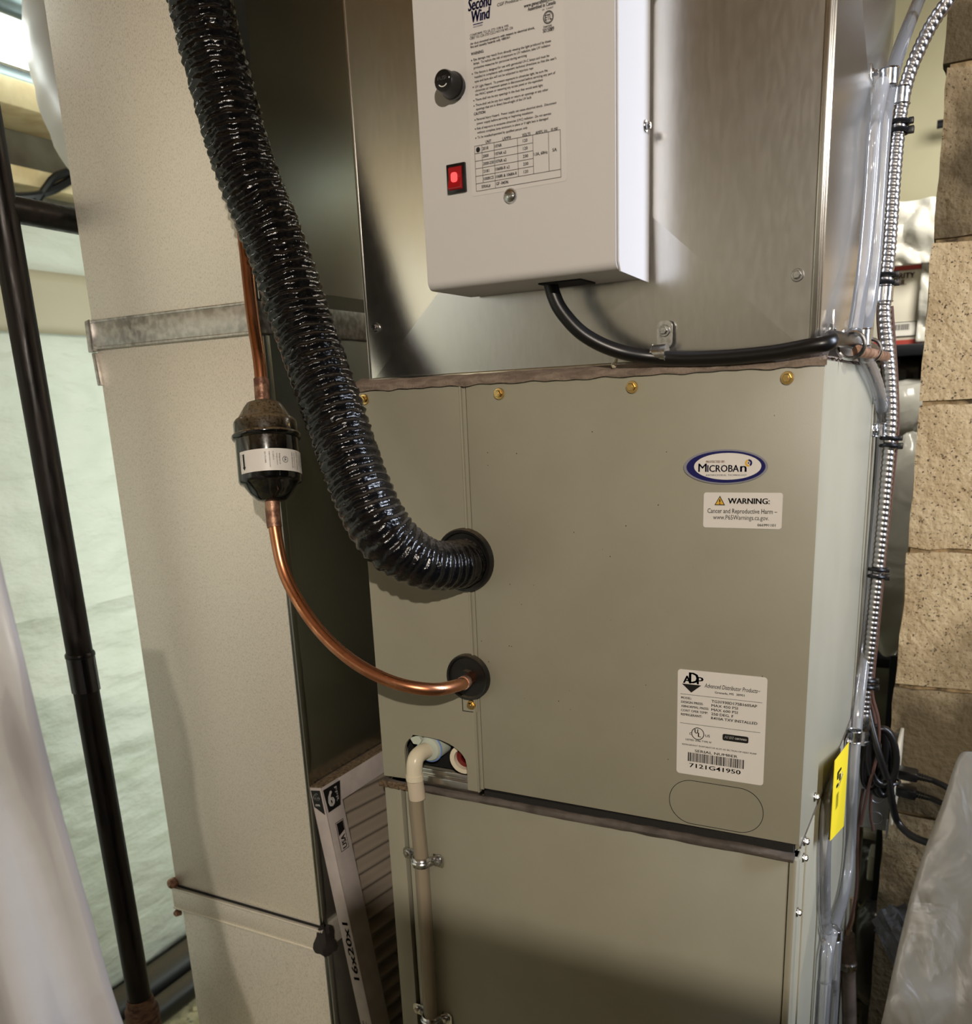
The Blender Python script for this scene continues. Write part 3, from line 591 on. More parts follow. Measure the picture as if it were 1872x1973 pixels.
# ================================================================ SUPPLY PLENUM
PX0, PX1, PY0, PY1, PZ0, PZ1 = 0.0135, 0.4325, 0.012, 0.46, 1.4535, 1.835
t = thing('supply_plenum', 'shiny galvanized plenum with creased faces on top of the coil cabinet', 'plenum', ((PX0 + PX1) / 2, 0.23, PZ0))
def cross(b, P, A):
    n = len(P)
    b.add(P + [A], [[i, (i + 1) % n, n] for i in range(n)])
xm, zm = 0.2235, 1.642
one(GALV, 'front_sheet', lambda b: cross(b, [(PX0, PY0, PZ0), (PX1, PY0, PZ0), (PX1, PY0, PZ1), (PX0, PY0, PZ1)], (xm, 0.0012, zm)), t, angle=0.5)
one(GALV, 'side_sheet', lambda b: cross(b, [(PX1, PY0, PZ0), (PX1, PY1, PZ0), (PX1, PY1, PZ1), (PX1, PY0, PZ1)], (PX1 + 0.011, 0.25, zm)), t, angle=0.5)
one(GALV, 'back_sheets', lambda b: (b.add([(PX0, PY0, PZ0), (PX0, PY0, PZ1), (PX0, PY1, PZ1), (PX0, PY1, PZ0)], [[0, 1, 2, 3]]), b.add([(PX0, PY1, PZ0), (PX0, PY1, PZ1), (PX1, PY1, PZ1), (PX1, PY1, PZ0)], [[0, 1, 2, 3]])), t)
one(GALV, 'trunk', lambda b: b.box((PX0, PY0, PZ1), (PX1, PY1, 2.449), 0.001), t)
one(GALV, 'corner_seam', lambda b: (b.box((PX1 - 0.0015, PY0 - 0.0045, PZ0 + 0.004), (PX1 + 0.0028, PY0 - 0.001, PZ1), 0.0006), b.box((PX1 + 0.0005, PY0 - 0.0012, PZ0 + 0.004), (PX1 + 0.0036, PY0 + 0.004, PZ1), 0.0006), b.box((PX1 + 0.0002, PY0 + 0.004, PZ0 + 0.004), (PX1 + 0.0046, PY0 + 0.0085, PZ1), 0.0006)), t)
one(GALV, 'left_hem', lambda b: b.box((PX0 - 0.0015, PY0 - 0.001, PZ0), (PX0 + 0.0008, PY0 + 0.006, PZ1), 0.0005), t)
one(GALV, 'base_flange', lambda b: b.box((PX0, PY0 - 0.004, PZ0 - 0.001), (PX1, PY0 + 0.002, PZ0 + 0.0045), 0.0008), t)
for x, z, y in ((0.024, 1.505, PY0 - 0.0008), (0.419, 1.514, PY0 - 0.0008)):
    one(ZINC, 'screw', lambda b: hexscrew(b, (x, y, z), (0, -1, 0), 0.0048, True), t)
p = at(1598, 635, x=PX1 + 0.003); one(ZINC, 'screw', lambda b: hexscrew(b, p, (1, 0, 0), 0.005), t)

# ================================================================ UV LAMP BOX
BX0, BX1, BY, BZ = 0.1375, 0.3025, -0.074, 1.5215
t = thing('air_purifier_box', 'white metal control box with printed label mounted on the plenum', 'control box', ((BX0 + BX1) / 2, BY / 2, BZ))
def cover(b):
    bm = bmesh.new(); r = 0.007; prof = []
    for k in range(7):
        a = math.pi / 2 * k / 6; prof.append((BY + r - r * math.cos(a), BZ + r - r * math.sin(a)))
    prof = [(BY, 1.86)] + prof + [(0.0, BZ + 0.0005), (0.0, 1.86)]
    b.prism([(y, z) for y, z in prof], (BX0, 0, 0), YU, ZU, XU, BX1 - BX0)
one(WHITEM, 'cover', cover, t, angle=30)
def sideplate(b):
    pl = [(BY + 0.0015, 1.86), (BY + 0.0015, BZ + 0.006), (BY + 0.006, BZ - 0.001), (-0.001, BZ - 0.003), (-0.001, 1.86)]
    b.prism(pl, (BX1 + 0.0006, 0, 0), YU, ZU, XU, 0.0012)
one(WHITEM, 'side_plate', sideplate, t)
one(DARK, 'cable_slot', lambda b: b.box((0.225, -0.045, BZ - 0.0010), (0.262, -0.012, BZ + 0.0005)), t)
p = at(1242, 243, x=BX1 + 0.0018); one(ZINC, 'screw', lambda b: hexscrew(b, p, (1, 0, 0), 0.0045), t)
one(ZINC, 'screw', lambda b: (b.lathe((0.217, BY - 0.0004, 1.583), (0, -1, 0), [(0.0055, 0), (0.0054, 0.0012), (0.0042, 0.0028), (0.0016, 0.0036)], 20), b.box((0.2128, BY - 0.0040, 1.5827), (0.2212, BY - 0.0036, 1.5837))), t)
fh = one(BLACKP, 'fuse_holder', lambda b: b.lathe((0.1725, BY, 1.6655), (0, -1, 0), [(0.0088, 0), (0.0088, 0.003), (0.0098, 0.0035), (0.0098, 0.006), (0.0086, 0.0075), (0.0080, 0.018), (0.0074, 0.0195), (0.004, 0.0198)], 30), t)
FO = V((0.1725, BY - 0.0201, 1.6655))
one(WHITEI, 'lettering', lambda b: (text(b, 'FUSE', FO + V((0, 0, 0.0004)), XU, ZU, 0.0025, width=0.0085, align='C', bold=0.01), ring(b, 0.0058, 0.001, 0.0, 0.0005, FO, XU, ZU, 10), b.add([FO + V((0.004 * math.cos(a) * k, 0, -0.0015 + 0.003 * math.sin(a) * k)) for k in (1, 0.8) for a in [math.radians(205 + 130 * i / 8) for i in range(9)]], [[i, i + 1, i + 10, i + 9] for i in range(8)])), fh)
rk = one(BLACKP, 'rocker_switch', lambda b: (b.box((0.1615, BY - 0.0022, 1.5910), (0.1785, BY + 0.001, 1.6125), 0.0007),), t)
one(REDL, 'lit_rocker', lambda b: b.add([(0.1640, BY - 0.0026, 1.5935), (0.1760, BY - 0.0026, 1.5935), (0.1760, BY - 0.0026, 1.6100), (0.1640, BY - 0.0026, 1.6100), (0.1645, BY - 0.0058, 1.5945), (0.1755, BY - 0.0058, 1.5945), (0.1755, BY - 0.0036, 1.6018), (0.1645, BY - 0.0036, 1.6018), (0.1645, BY - 0.0040, 1.6090), (0.1755, BY - 0.0040, 1.6090)], [[0, 1, 5, 4], [4, 5, 6, 7], [7, 6, 9, 8], [8, 9, 2, 3], [0, 4, 7, 8, 3], [1, 2, 9, 6, 5]]), rk, angle=10)
one(REDH, 'lamp_glow', lambda b: b.prism(rrect(0.1672, 1.5985, 0.1728, 1.6055, 0.002), (0, BY - 0.0046, 0), XU, ZU, -YU, 0.0006), rk)
lb = one(mat('label_film', lin((208, 204, 201)), 0.5), 'printed_label', lambda b: b.prism(rrect(0.1830, 1.5870, 0.2640, 1.735, 0.002), (0, BY, 0), XU, ZU, -YU, 0.0003), t)
UP = BY - 0.0006
def pp(u, v): return at(u, v, y=UP)
def zl(b, s, zx0, zy0, zx1, h, **k):
    """a printed line; zx, zy measured on the label photograph"""
    a = pp(780 + zx0 / 3.9, zy0 / 3.9); e = pp(780 + zx1 / 3.9, (zy0 - (zx1 - zx0) * 0.150) / 3.9)
    text(b, s, a, XU, ZU, h, width=e.x - a.x, **k)
def uvtext(b):
    H = 0.0021
    zl(b, 'CGF Products Ltd, 100', 692, 50, 958, H, shear=0.2, bold=0.01)
    zl(b, 'www.generalfilters.com', 893, 60, 1132, 0.0024, bold=0.018); zl(b, 'Assembled in Canada', 922, 84, 1132, 0.0024, bold=0.018)
    zl(b, 'us  Listed', 1030, 80, 1112, 0.0014); zl(b, 'Intertek', 1040, 212, 1104, 0.0016, bold=0.01); zl(b, '5015089', 1036, 248, 1120, 0.0026, bold=0.02)
    zl(b, 'CONFORMS TO: UL STD 1598 & 1995', 488, 277, 778, 0.0016, bold=0.012); zl(b, 'CERT TO: CSA STD C22.2 NO.9 & NO. 236', 488, 300, 812, 0.0016, bold=0.012)
    zl(b, 'Air duct mounted accessory with respect to electrical shock,', 490, 340, 975, 0.0016, bold=0.02); zl(b, 'fire and casualty hazards only <BRFA>', 492, 364, 790, 0.0016, bold=0.02)
    zl(b, 'WARNING:', 496, 418, 592, 0.0020, bold=0.025)
    Ls = ((515, 458, 1097, 'Eye damage may result from directly viewing the light produced by these'), (515, 488, 1092, 'lamps.  To reduce the risk of exposure to UV radiation, take UV radiation'), (517, 520, 916, 'protective measures for personnel during servicing'),
          (520, 560, 1084, 'This fixture is designed for use with germicidal UV-C lamps and must be'), (522, 590, 1138, "installed in compliance with competent technical directions so that the user's"), (524, 622, 964, 'eyes and bare skin will not be subjected to injurious rays'),
          (527, 662, 1072, 'UV Light Hazard.  To prevent exposure to ultraviolet light, be sure the'), (527, 692, 1130, 'ultraviolet air treatment system is disconnected before servicing any part of'), (528, 722, 1036, 'the HVAC system or removing any access panel or the equivalent'),
          (529, 760, 1036, 'There shall not be any openings in the duct that would emit light'), (531, 800, 1076, 'There shall not be any duct supply or return air openings or any other'), (533, 830, 950, 'openings that are in direct line-of-sight of the UV bulb'))
    for x0, y0, x1, s in Ls: zl(b, s, x0, y0, x1, 0.00165, bold=0.010)
    zl(b, 'CAUTION:', 518, 868, 606, 0.0019, bold=0.025)
    for x0, y0, x1, s in ((538, 906, 1138, 'Personal Injury Hazard.  Power supply can cause electrical shock.  Disconnect'), (540, 938, 962, 'power supply before servicing or beginning installation'), (541, 975, 1098, 'Risk of exposure to excessive ultraviolet (UVC) radiation - Do not operate'), (543, 1006, 1076, 'without complete lamp enclosure in place or if sight lens is damaged'), (545, 1042, 920, 'To be installed/operated by qualified person only')):
        zl(b, s, x0, y0, x1, 0.00165, bold=0.010)
    for zx, zy in ((500, 455), (506, 556), (512, 656), (517, 757), (519, 797), (526, 902), (529, 970), (532, 1038)):
        p = pp(780 + zx / 3.9, zy / 3.9); ring(b, 0, 0, 0, 0.0005, p, XU, ZU, 10)
    for x0, y0, x1, s in ((604, 1078, 648, 'UNIT'), (732, 1054, 796, 'LAMP#'), (880, 1028, 942, 'VOLTS'), (980, 1010, 1070, 'AMPS, Hz'), (1098, 988, 1148, 'FUSE')): zl(b, s, x0, y0, x1, 0.0021, bold=0.015)
    A = pp(780 + 522 / 3.9, 1100 / 3.9); Bq = pp(780 + 1172 / 3.9, 1340 / 3.9); OT = V((A.x, UP, 0)); W_ = Bq.x - A.x; z0 = A.z; z1 = pp(780 + 538 / 3.9, 1438 / 3.9).z
    Ht = z0 - z1; rw = Ht / 6; lt = 0.00016
    cx = [0, 0.088 * W_, 0.235 * W_, 0.512 * W_, 0.690 * W_, 0.868 * W_, W_]
    def hl(x0, x1, z): rect(b, OT, XU, ZU, x0, z - lt, x1, z + lt)
    def vl(x, za, zb): rect(b, OT, XU, ZU, x - lt, zb, x + lt, za)
    for k in range(7): hl(0, cx[6] if k in (0, 5, 6) else cx[4], z0 - rw * k)
    vl(0, z0, z1); vl(cx[6], z0, z1); vl(cx[1], z0, z0 - 5 * rw); vl(cx[2], z0, z1); vl(cx[3], z0, z0 - 5 * rw); vl(cx[4], z0, z0 - 5 * rw); vl(cx[5], z0, z0 - 5 * rw)
    for k, (a, c, d) in enumerate((('2018', '1076R', '120'), ('2000', '1076R x2', '120'), ('2000-230', '1076R x2', '230'), ('2181', '1068B-R x2', '230'), ('1000KCS', '1068R & 1068A-R', '120'))):
        zz = z0 - rw * (k + 0.70)
        text(b, a, OT + XU * (cx[1] + 0.0006) + ZU * zz, XU, ZU, 0.0021, width=min(0.0094, 0.00125 * len(a)), bold=0.015); text(b, c, OT + XU * (cx[2] + 0.0006) + ZU * zz, XU, ZU, 0.0021, width=0.00122 * len(c), bold=0.015)
        text(b, d, OT + XU * ((cx[3] + cx[4]) / 2) + ZU * zz, XU, ZU, 0.0021, align='C', bold=0.015)
    text(b, '1.0A, 60Hz', OT + XU * (cx[4] + 0.0006) + ZU * (z0 - rw * 2.7), XU, ZU, 0.0021, width=0.0112, bold=0.015); text(b, '5A', OT + XU * ((cx[5] + cx[6]) / 2) + ZU * (z0 - rw * 2.6), XU, ZU, 0.0022, align='C', bold=0.015)
    text(b, 'SERIAL#', OT + XU * 0.0048 + ZU * (z0 - rw * 5.7), XU, ZU, 0.0021, width=0.0078, bold=0.015); text(b, 'GF -04596', OT + XU * (cx[2] + 0.0008) + ZU * (z0 - rw * 5.65), XU, ZU, 0.0022, width=0.0105, bold=0.015)
    flat(b, ell(cx[1] * 0.47, z0 - rw * 0.52, 0.0018, 0.0019, 16), OT, XU, ZU)
    e = pp(1056, 33); ring(b, 0, 0, 0.0036, 0.0042, e, XU, ZU); ring(b, 0, 0, 0.0030, 0.0033, e, XU, ZU); text(b, 'ETL', e - ZU * 0.0017, XU, ZU, 0.0036, width=0.0048, align='C', bold=0.02)
one(INK, 'lettering', uvtext, lb)
def logo(b):
    p = pp(902, 22); text(b, 'Second', p, XU, ZU, 0.0078, width=0.0200, bold=0.03, shear=0.18)
    p = pp(909, 44); text(b, 'Wind', p, XU, ZU, 0.0078, width=0.0155, bold=0.035, shear=0.18)
    p = pp(911, 47); rect(b, p, XU, ZU, 0, -0.0006, 0.0085, 0); text(b, 'AIR PURIFIERS', p - ZU * 0.0024, XU, ZU, 0.0010, width=0.0080)
one(INKB, 'logo_lettering', logo, lb)['label'] = 'blue lettering'

# power cable from the box, with its clamp
cp = [at(1060, 538, y=-0.034), at(1064, 562, y=-0.034), at(1082, 600, y=-0.033), at(1125, 645, y=-0.029), at(1190, 676, y=-0.020), at(1270, 689, y=-0.006), at(1370, 690, y=-0.005), at(1480, 681, y=-0.006), at(1560, 667, y=-0.009), at(1598, 660, y=-0.005), V((0.4455, 0.012, 1.4660)), V((0.4475, 0.05, 1.4665)), V((0.4480, 0.14, 1.4680)), V((0.4490, 0.30, 1.4660))]
b = MB(); b.tube(spline(cp, 0.004), 0.0060, 14)
tag(b.build('power_cable', CORD), 'black power cable curving from the white box along the plenum foot', 'cable')
t = thing('cable_clamp', 'zinc clamp with slotted screw holding the black cable to the plenum', 'clamp', (0.316, 0.0, 1.456))
cc = V((0.3152, -0.0055, 1.4622))
one(ZINC, 'band', lambda b: (b.tube([cc + V((-0.006 + 0.012 * k, 0, 0.0)) for k in (0, 1)], 0.0074, 20), b.tube([cc + V((-0.0062, 0, 0)), cc + V((-0.0056, 0, 0))], 0.0079, 20), b.tube([cc + V((0.0056, 0, 0)), cc + V((0.0062, 0, 0))], 0.0079, 20)), t)
one(ZINC, 'tongue', lambda b: b.prism(rrect(0.3095, 1.4665, 0.3225, 1.4885, 0.005), (0, 0.0065, 0), XU, ZU, -YU, 0.002), t)
one(ZINC, 'screw', lambda b: hexscrew(b, (0.3160, 0.0043, 1.4805), (0, -1, 0), 0.0048, True), t)

# ================================================================ SUCTION LINE (black wrapped hose)
hp = [(-0.122, -0.050, 1.905), (-0.101, -0.053, 1.806), (-0.086, -0.054, 1.737), (-0.062, -0.057, 1.648), (-0.036, -0.053, 1.575), (-0.011, -0.055, 1.501), (0.025, -0.067, 1.424), (0.055, -0.080, 1.364), (0.084, -0.086, 1.318), (0.108, -0.065, 1.290), (0.120, -0.027, 1.281), (0.121, 0.012, 1.280)]
path = spline([(-0.16, -0.04, 2.05)] + hp, 0.0011)
def hose_r(L, a, d):
    pitch = 0.0090
    w_ = 1.1 * noise.noise(V((d.x * 3.0, d.y * 3.0, L * 45))) + 0.25 * math.sin(a * 2 + L * 30)
    s = math.sin(2 * math.pi * L / pitch + w_ * 1.6)
    loose = 1.0 if L < 0.62 else max(0.35, 1 - (L - 0.62) * 4)
    k = 0.0275 - 0.0050 * max(0, min(1, (L - 0.78) / 0.06))
    return k + 0.0013 * (abs(s) ** 0.7 * (1 if s > 0 else -1)) * (0.7 + 0.3 * loose) + 0.0016 * loose * noise.noise(V((d.x * 5, d.y * 5, L * 130))) + 0.0010 * loose * noise.noise(V((d.x * 14, d.y * 14, L * 300)))
b = MB(); b.tube(path, 0.0275, 56, rf=hose_r)
tag(b.build('suction_hose', HOSE, angle=80), 'thick black ribbed hose curving down into the upper grommet', 'hose')

# ================================================================ LIQUID LINE AND FILTER DRIER
t = thing('liquid_line', 'thin copper pipe bending from behind the black hose into the lower grommet', 'pipe', (-0.05, -0.07, 1.16))
up = [(-0.150, 0.010, 1.78), (-0.130, 0.003, 1.68), (-0.118, -0.005, 1.609), (-0.095, -0.030, 1.527), (-0.077, -0.047, 1.477), (-0.070, -0.056, 1.440), (-0.0685, -0.0575, 1.425)]
one(COPPER, 'upper_pipe', lambda b: b.tube(spline(up, 0.006), 0.0062, 16), t)
lo = [(-0.0545, -0.0745, 1.350), (-0.049, -0.081, 1.318), (-0.036, -0.087, 1.273), (0.0, -0.096, 1.231), (0.043, -0.100, 1.200), (0.088, -0.098, 1.1815), (0.122, -0.083, 1.1730), (0.133, -0.052, 1.1690), (0.1245, -0.018, 1.1635), (0.1165, 0.010, 1.161)]
one(COPPER, 'lower_pipe', lambda b: b.tube(spline(lo, 0.005), 0.0062, 16), t)
lop = spline(lo, 0.002); upp = spline(up, 0.002)
one(BRAZE, 'braze_joint', lambda b: b.tube([p for p in upp if 1.434 < p.z < 1.462], 0.0074, 14), t)
one(BRAZE, 'braze_joint', lambda b: b.tube([p for p in lop if 1.318 < p.z < 1.347], 0.0074, 14), t)
one(BRAZE, 'braze_joint', lambda b: b.tube([p for p in lop if p.y > -0.040 and p.y < -0.026 and p.x > 0.1], 0.0068, 14), t)
D0, D1 = V((-0.0688, -0.0565, 1.4400)), V((-0.0535, -0.0755, 1.3445)); ax = (D1 - D0).normalized(); DL = (D1 - D0).length
t = thing('filter_drier', 'black canister filter drier with white label in the copper line', 'filter drier', tuple(D1))
R_ = 0.0318; pr = [(0.0105, 0.0), (0.012, 0.001), (0.0165, 0.0022), (0.0195, 0.006), (0.0262, 0.0168), (0.0285, 0.0182), (0.0300, 0.020), (0.0308, 0.0225), (0.0308, 0.032), (0.0318, 0.0325), (0.0332, 0.0335), (0.0335, 0.035), (0.0328, 0.0372), (0.0312, 0.038), (0.0305, 0.0385), (0.0305, 0.078), (0.0295, 0.0805), (0.0265, 0.0815), (0.0205, 0.0905), (0.0140, 0.0968), (0.0085, 0.0985)]
pr = [(r * 1.0, h * DL / 0.0985) for r, h in pr]
one(DRIERM, 'shell', lambda b: b.lathe(D0, ax, pr, 56), t, angle=50)
# label wrapped on the shell
Xl, Yl, Nl = frame(ax); tocam = (CP - (D0 + D1) / 2); tocam = (tocam - Nl * tocam.dot(Nl)).normalized(); sidev = tocam.cross(Nl).normalized()
if sidev.dot(RX) < 0: sidev = -sidev
def onshell(s, h, dr): a = s / 0.0308; return D0 + Nl * h + (tocam * math.cos(a) + sidev * math.sin(a)) * (0.0307 + dr)
S0, S1, H0, H1 = -0.0315, 0.0455, 0.0525, 0.0735
lbd = one(STICK, 'label', lambda b: b.grid(lambda u, v: onshell(S0 + (S1 - S0) * u, H0 + (H1 - H0) * v, 0.0003), 30, 1), t)
def dl(b):
    tmp = MB()
    def vt(s, x, y0, y1, h):  # lettering that runs down the can
        text(tmp, s, V((x, y0, 0)), V((0, 1, 0)), V((1, 0, 0)), h, width=(y1 - y0))
    a, c = H0 + 0.003, H1 - 0.003
    for x, s, y0, y1, h in ((S0 + 0.002, 'Flow direction', a, c - 0.004, 0.0010), (0.0005, 'DIRECTION FLOW', a, c, 0.0011), (-0.0035, '02172108A', a, c - 0.004, 0.0014), (0.0040, 'C-052-S', a, a + 0.008, 0.0012), (0.0075, 'Design pressure', a + 0.002, c - 0.002, 0.0010), (0.0100, 'Refrigerant oil', a + 0.002, c - 0.003, 0.0012), (0.0235, 'FOR SERVICE USE', a, c, 0.0013), (0.0265, 'Working pressure', a, c, 0.0011), (0.0300, 'MAX 650 PSIG', a - 0.001, c + 0.001, 0.0013), (0.0335, 'Filter drier', a + 0.001, c - 0.003, 0.0011), (0.0372, 'LIQUID LINE', a + 0.002, c - 0.002, 0.0014), (0.041, 'Made in USA', a, c - 0.004, 0.001)):
        vt(s, x, y0, y1, h)
    ax_ = S0 + 0.0058; tmp.add([(ax_ - 0.0011, a, 0), (ax_ + 0.0011, a, 0), (ax_ + 0.0011, c - 0.0025, 0), (ax_ - 0.0011, c - 0.0025, 0)], [[0, 1, 2, 3]]); tmp.add([(ax_ - 0.0021, c - 0.0028, 0), (ax_ + 0.0021, c - 0.0028, 0), (ax_, c + 0.0005, 0)], [[0, 1, 2]])
    ring(tmp, 0.0160, (H0 + H1) / 2, 0.0026, 0.0030, (0, 0, 0), XU, YU, 24); text(tmp, 'UL', V((0.0150, (H0 + H1) / 2 - 0.0018, 0)), YU, XU, 0.0022, width=0.0034, bold=0.02)
    b.add([onshell(v.x, v.y, 0.0007) for v in tmp.v], tmp.f)
one(INK, 'lettering', dl, lbd)

# ================================================================ CONDENSATE DRAIN
t = thing('condensate_drain', 'yellowed clear drain pipe with ivory elbow in front of the furnace', 'drain pipe', (0.04, -0.02, 0.4))
dz = [at(797, 1470, y=-0.018), at(802, 1560, y=-0.013), at(812, 1658, y=-0.0100), at(821, 1800, y=-0.0100), at(830, 1960, y=-0.0100)]
d0 = dz[0]; d4 = dz[-1]
one(PVC, 'elbow', lambda b: (b.tube(spline([V((0.0560, 0.004, 1.0700)), V((0.0545, -0.009, 1.0695)), V((d0.x + 0.001, -0.0165, 1.0655)), V((d0.x, -0.0180, 1.054)), V((d0.x, -0.0180, 1.0445))], 0.003), 0.0088, 18), b.tube([V((d0.x, -0.0180, 1.050)), V((d0.x, -0.0180, 1.0440))], 0.0096, 20)), t)
one(DRAINM, 'pipe', lambda b: (b.tube([V((d0.x, -0.0180, 1.052))] + dz[1:] + [V((d4.x - 0.001, -0.010, 0.4))], 0.0082, 20)), t)
one(mat('milky_sleeve', lin((214, 200, 178)), 0.4), 'solvent_band', lambda b: b.tube([V((d0.x, -0.0180, 1.0435)), V((d0.x + 0.0006, -0.0165, 1.022))], 0.0089, 20), t)
for i, v in enumerate((1658, 1962)):
    c = at((812, 830)[i], v, y=-0.0100)
    s = thing('pipe_strap', ['zinc two-hole strap high on the clear drain pipe', 'zinc two-hole strap low on the clear drain pipe, at the bottom edge'][i], 'strap', (c.x, -0.01, c.z - 0.008), 'straps on the drain pipe')
    def band(b):
        n = 14; pts = [(c.x - 0.0200, -0.002), (c.x - 0.0120, -0.003)] + [(c.x + 0.0098 * math.cos(a), c.y - 0.0098 * math.sin(a)) for a in [math.pi * (1 - k / n) for k in range(n + 1)]] + [(c.x + 0.0125, -0.004), (c.x + 0.0190, -0.002)]
        nn = len(pts); z0, z1 = c.z - 0.0058, c.z + 0.0058
        b.add([V((x, y, z)) for z in (z0, z1) for x, y in pts], [[k, k + 1, nn + k + 1, nn + k] for k in range(nn - 1)])
    one(ZINC, 'band', band, s, solid=0.0012)
    def rib(b):
        b.tube([V((c.x + 0.0106 * math.cos(a), c.y - 0.0106 * math.sin(a), c.z)) for a in [math.pi * (1 - k / 14) for k in range(15)]], 0.0016, 6)
    one(ZINC, 'rib', rib, s)
    one(ZINC, 'tab', lambda b: b.prism([(c.x + 0.0105, c.z - 0.0080), (c.x + 0.0215, c.z - 0.0090), (c.x + 0.0235, c.z - 0.0065), (c.x + 0.0235, c.z + 0.0040), (c.x + 0.0205, c.z + 0.0072), (c.x + 0.0105, c.z + 0.0066)], (0, -0.0012, 0), XU, ZU, -YU, 0.0012), s)
    one(ZINC, 'tab', lambda b: b.prism([(c.x - 0.0115, c.z - 0.0075), (c.x - 0.0270, c.z - 0.0064), (c.x - 0.0295, c.z - 0.002), (c.x - 0.0290, c.z + 0.005), (c.x - 0.026, c.z + 0.0075), (c.x - 0.0115, c.z + 0.007)], (0, -0.0012, 0), XU, ZU, -YU, 0.0012), s)
    one(ZINC, 'screw', lambda b: hexscrew(b, (c.x + 0.0165, -0.0026, c.z - 0.0008), (0, -1, 0), 0.0046), s)
    one(ZINC, 'screw', lambda b: hexscrew(b, (c.x - 0.0232, -0.0026, c.z + 0.0004), (0, -1, 0), 0.0045), s)

# ================================================================ AIR FILTER leaning between duct and cabinet
t = thing('air_filter', 'grey card-framed pleated air filter leaning between duct and furnace', 'air filter', (-0.07, 0.2, 0.46))
FT = V((-0.1325, 0.026, 0.985)); FB = V((-0.0605, 0.026, 0.478))    # front edge, left face, top to bottom
dn = (FB - FT).normalized(); fx = V((dn.z * -1, 0, dn.x)).normalized(); TH = 0.019; FD = 0.395; FL = (FB - FT).length
def fbox(b, h0, h1, y0, y1, t0=0.0, t1=TH, bev=0.0006): b.obox(FT + dn * h0 + YU * y0 + fx * t0, dn * (h1 - h0), YU * (y1 - y0), fx * (t1 - t0), bev)
one(FILTCARD, 'frame', lambda b: (fbox(b, 0, FL, 0, 0.0012), fbox(b, 0, FL, FD - 0.0012, FD), fbox(b, FL - 0.0012, FL, 0, FD), fbox(b, 0.0, FL, 0.0, 0.034, TH - 0.0012, TH), fbox(b, 0.0, 0.030, 0.0, FD, TH - 0.0014, TH - 0.0002), fbox(b, FL - 0.03, FL, 0.0, FD, TH - 0.0014, TH - 0.0002), fbox(b, 0, FL, 0, FD, 0, 0.001)), t)
one(FILTTOP, 'top_edge', lambda b: fbox(b, -0.0008, 0.0012, 0.0, FD), t)
def pleats(b):
    n = 22; m = n * 8; vs = []
    for k in range(m + 1):
        h = 0.02 + (FL - 0.04) * k / m; tt = TH - 0.0095 + 0.0055 * math.sin(2 * math.pi * k / 8) * (1 + 0.12 * math.sin(k * 0.7))
        for y in (0.028, FD - 0.028): vs.append(FT + dn * (h + (y - 0.028) * 0.10) + YU * y + fx * tt)
    b.add(vs, [[2 * k, 2 * k + 1, 2 * k + 3, 2 * k + 2] for k in range(m)])
one(FILTMED, 'pleats', pleats, t, angle=180)
# print on the spine (faces the room) and on the border (faces the cabinet)
SO = FT - YU * 0.0004
def spine(b):
    # reads upward along the spine
    text(b, '16x20x1', SO + dn * 0.262 + fx * 0.0145, -dn, -fx, 0.0088, width=0.080, bold=0.045)
def maker(b):
    text(b, 'Superior Allergen', SO + dn * 0.372 + fx * 0.0065, -dn, -fx, 0.0030, width=0.050, bold=0.02); text(b, 'Reduction Air Filter', SO + dn * 0.372 + fx * 0.0110, -dn, -fx, 0.0022, width=0.050, bold=0.005)
def corner(b):
    flat(b, [(0.002, -0.004), (0.0165, -0.004), (0.0165, -0.036), (0.002, -0.026)], SO, fx, -dn)
sp_ = [o for o in ORG if o.name.startswith('frame') and o.parent == t][0]
one(INK, 'size_print', spine, sp_); one(INK, 'maker_print', maker, sp_); one(INK, 'corner_print', corner, sp_)
one(WHITEI, 'spine_figure', lambda b: (text(b, '6', SO - YU * 0.0002 + dn * 0.017 + fx * 0.0045, fx, -dn, 0.0095, width=0.0085, bold=0.03), text(b, 'FPR', SO - YU * 0.0002 + dn * 0.025 + fx * 0.005, fx, -dn, 0.003, width=0.007)), sp_)
BO = FT + fx * (TH + 0.0004)
def border(b):
    flat(b, [(0.002, -0.0045), (0.036, -0.0045), (0.028, -0.034), (0.0035, -0.0345)], BO, YU, -dn)
    # maker's mark, running down the border
    for q in (0.0, 1.0):
        r0 = (0.011, -0.052); r1 = (0.027, -0.090)
    for x0, y0, x1, y1 in ((0.011, -0.0525, 0.027, -0.0517), (0.011, -0.0905, 0.027, -0.0897), (0.011, -0.0905, 0.0118, -0.0517), (0.0262, -0.0905, 0.027, -0.0517)): rect(b, BO, YU, -dn, x0, y0, x1, y1)
    text(b, 'USA', BO + YU * 0.0240 + dn * 0.088, -dn * -1 * -1, YU * -1, 0.0085, width=0.017, bold=0.03)
    flat(b, [(0.013, -0.0535), (0.0255, -0.0535), (0.0255, -0.066), (0.013, -0.070)], BO, YU, -dn)
    for k in range(5):
        pass
one(INK, 'border_print', border, sp_)
one(WHITEI, 'border_figure', lambda b: (text(b, '6', BO + fx * 0.0002 + YU * 0.0075 + dn * 0.029, YU, -dn, 0.019, width=0.0105, bold=0.035), text(b, 'FPR', BO + fx * 0.0002 + YU * 0.0225 + dn * 0.0085, dn, YU, 0.0045, width=0.019, bold=0.01)), sp_)

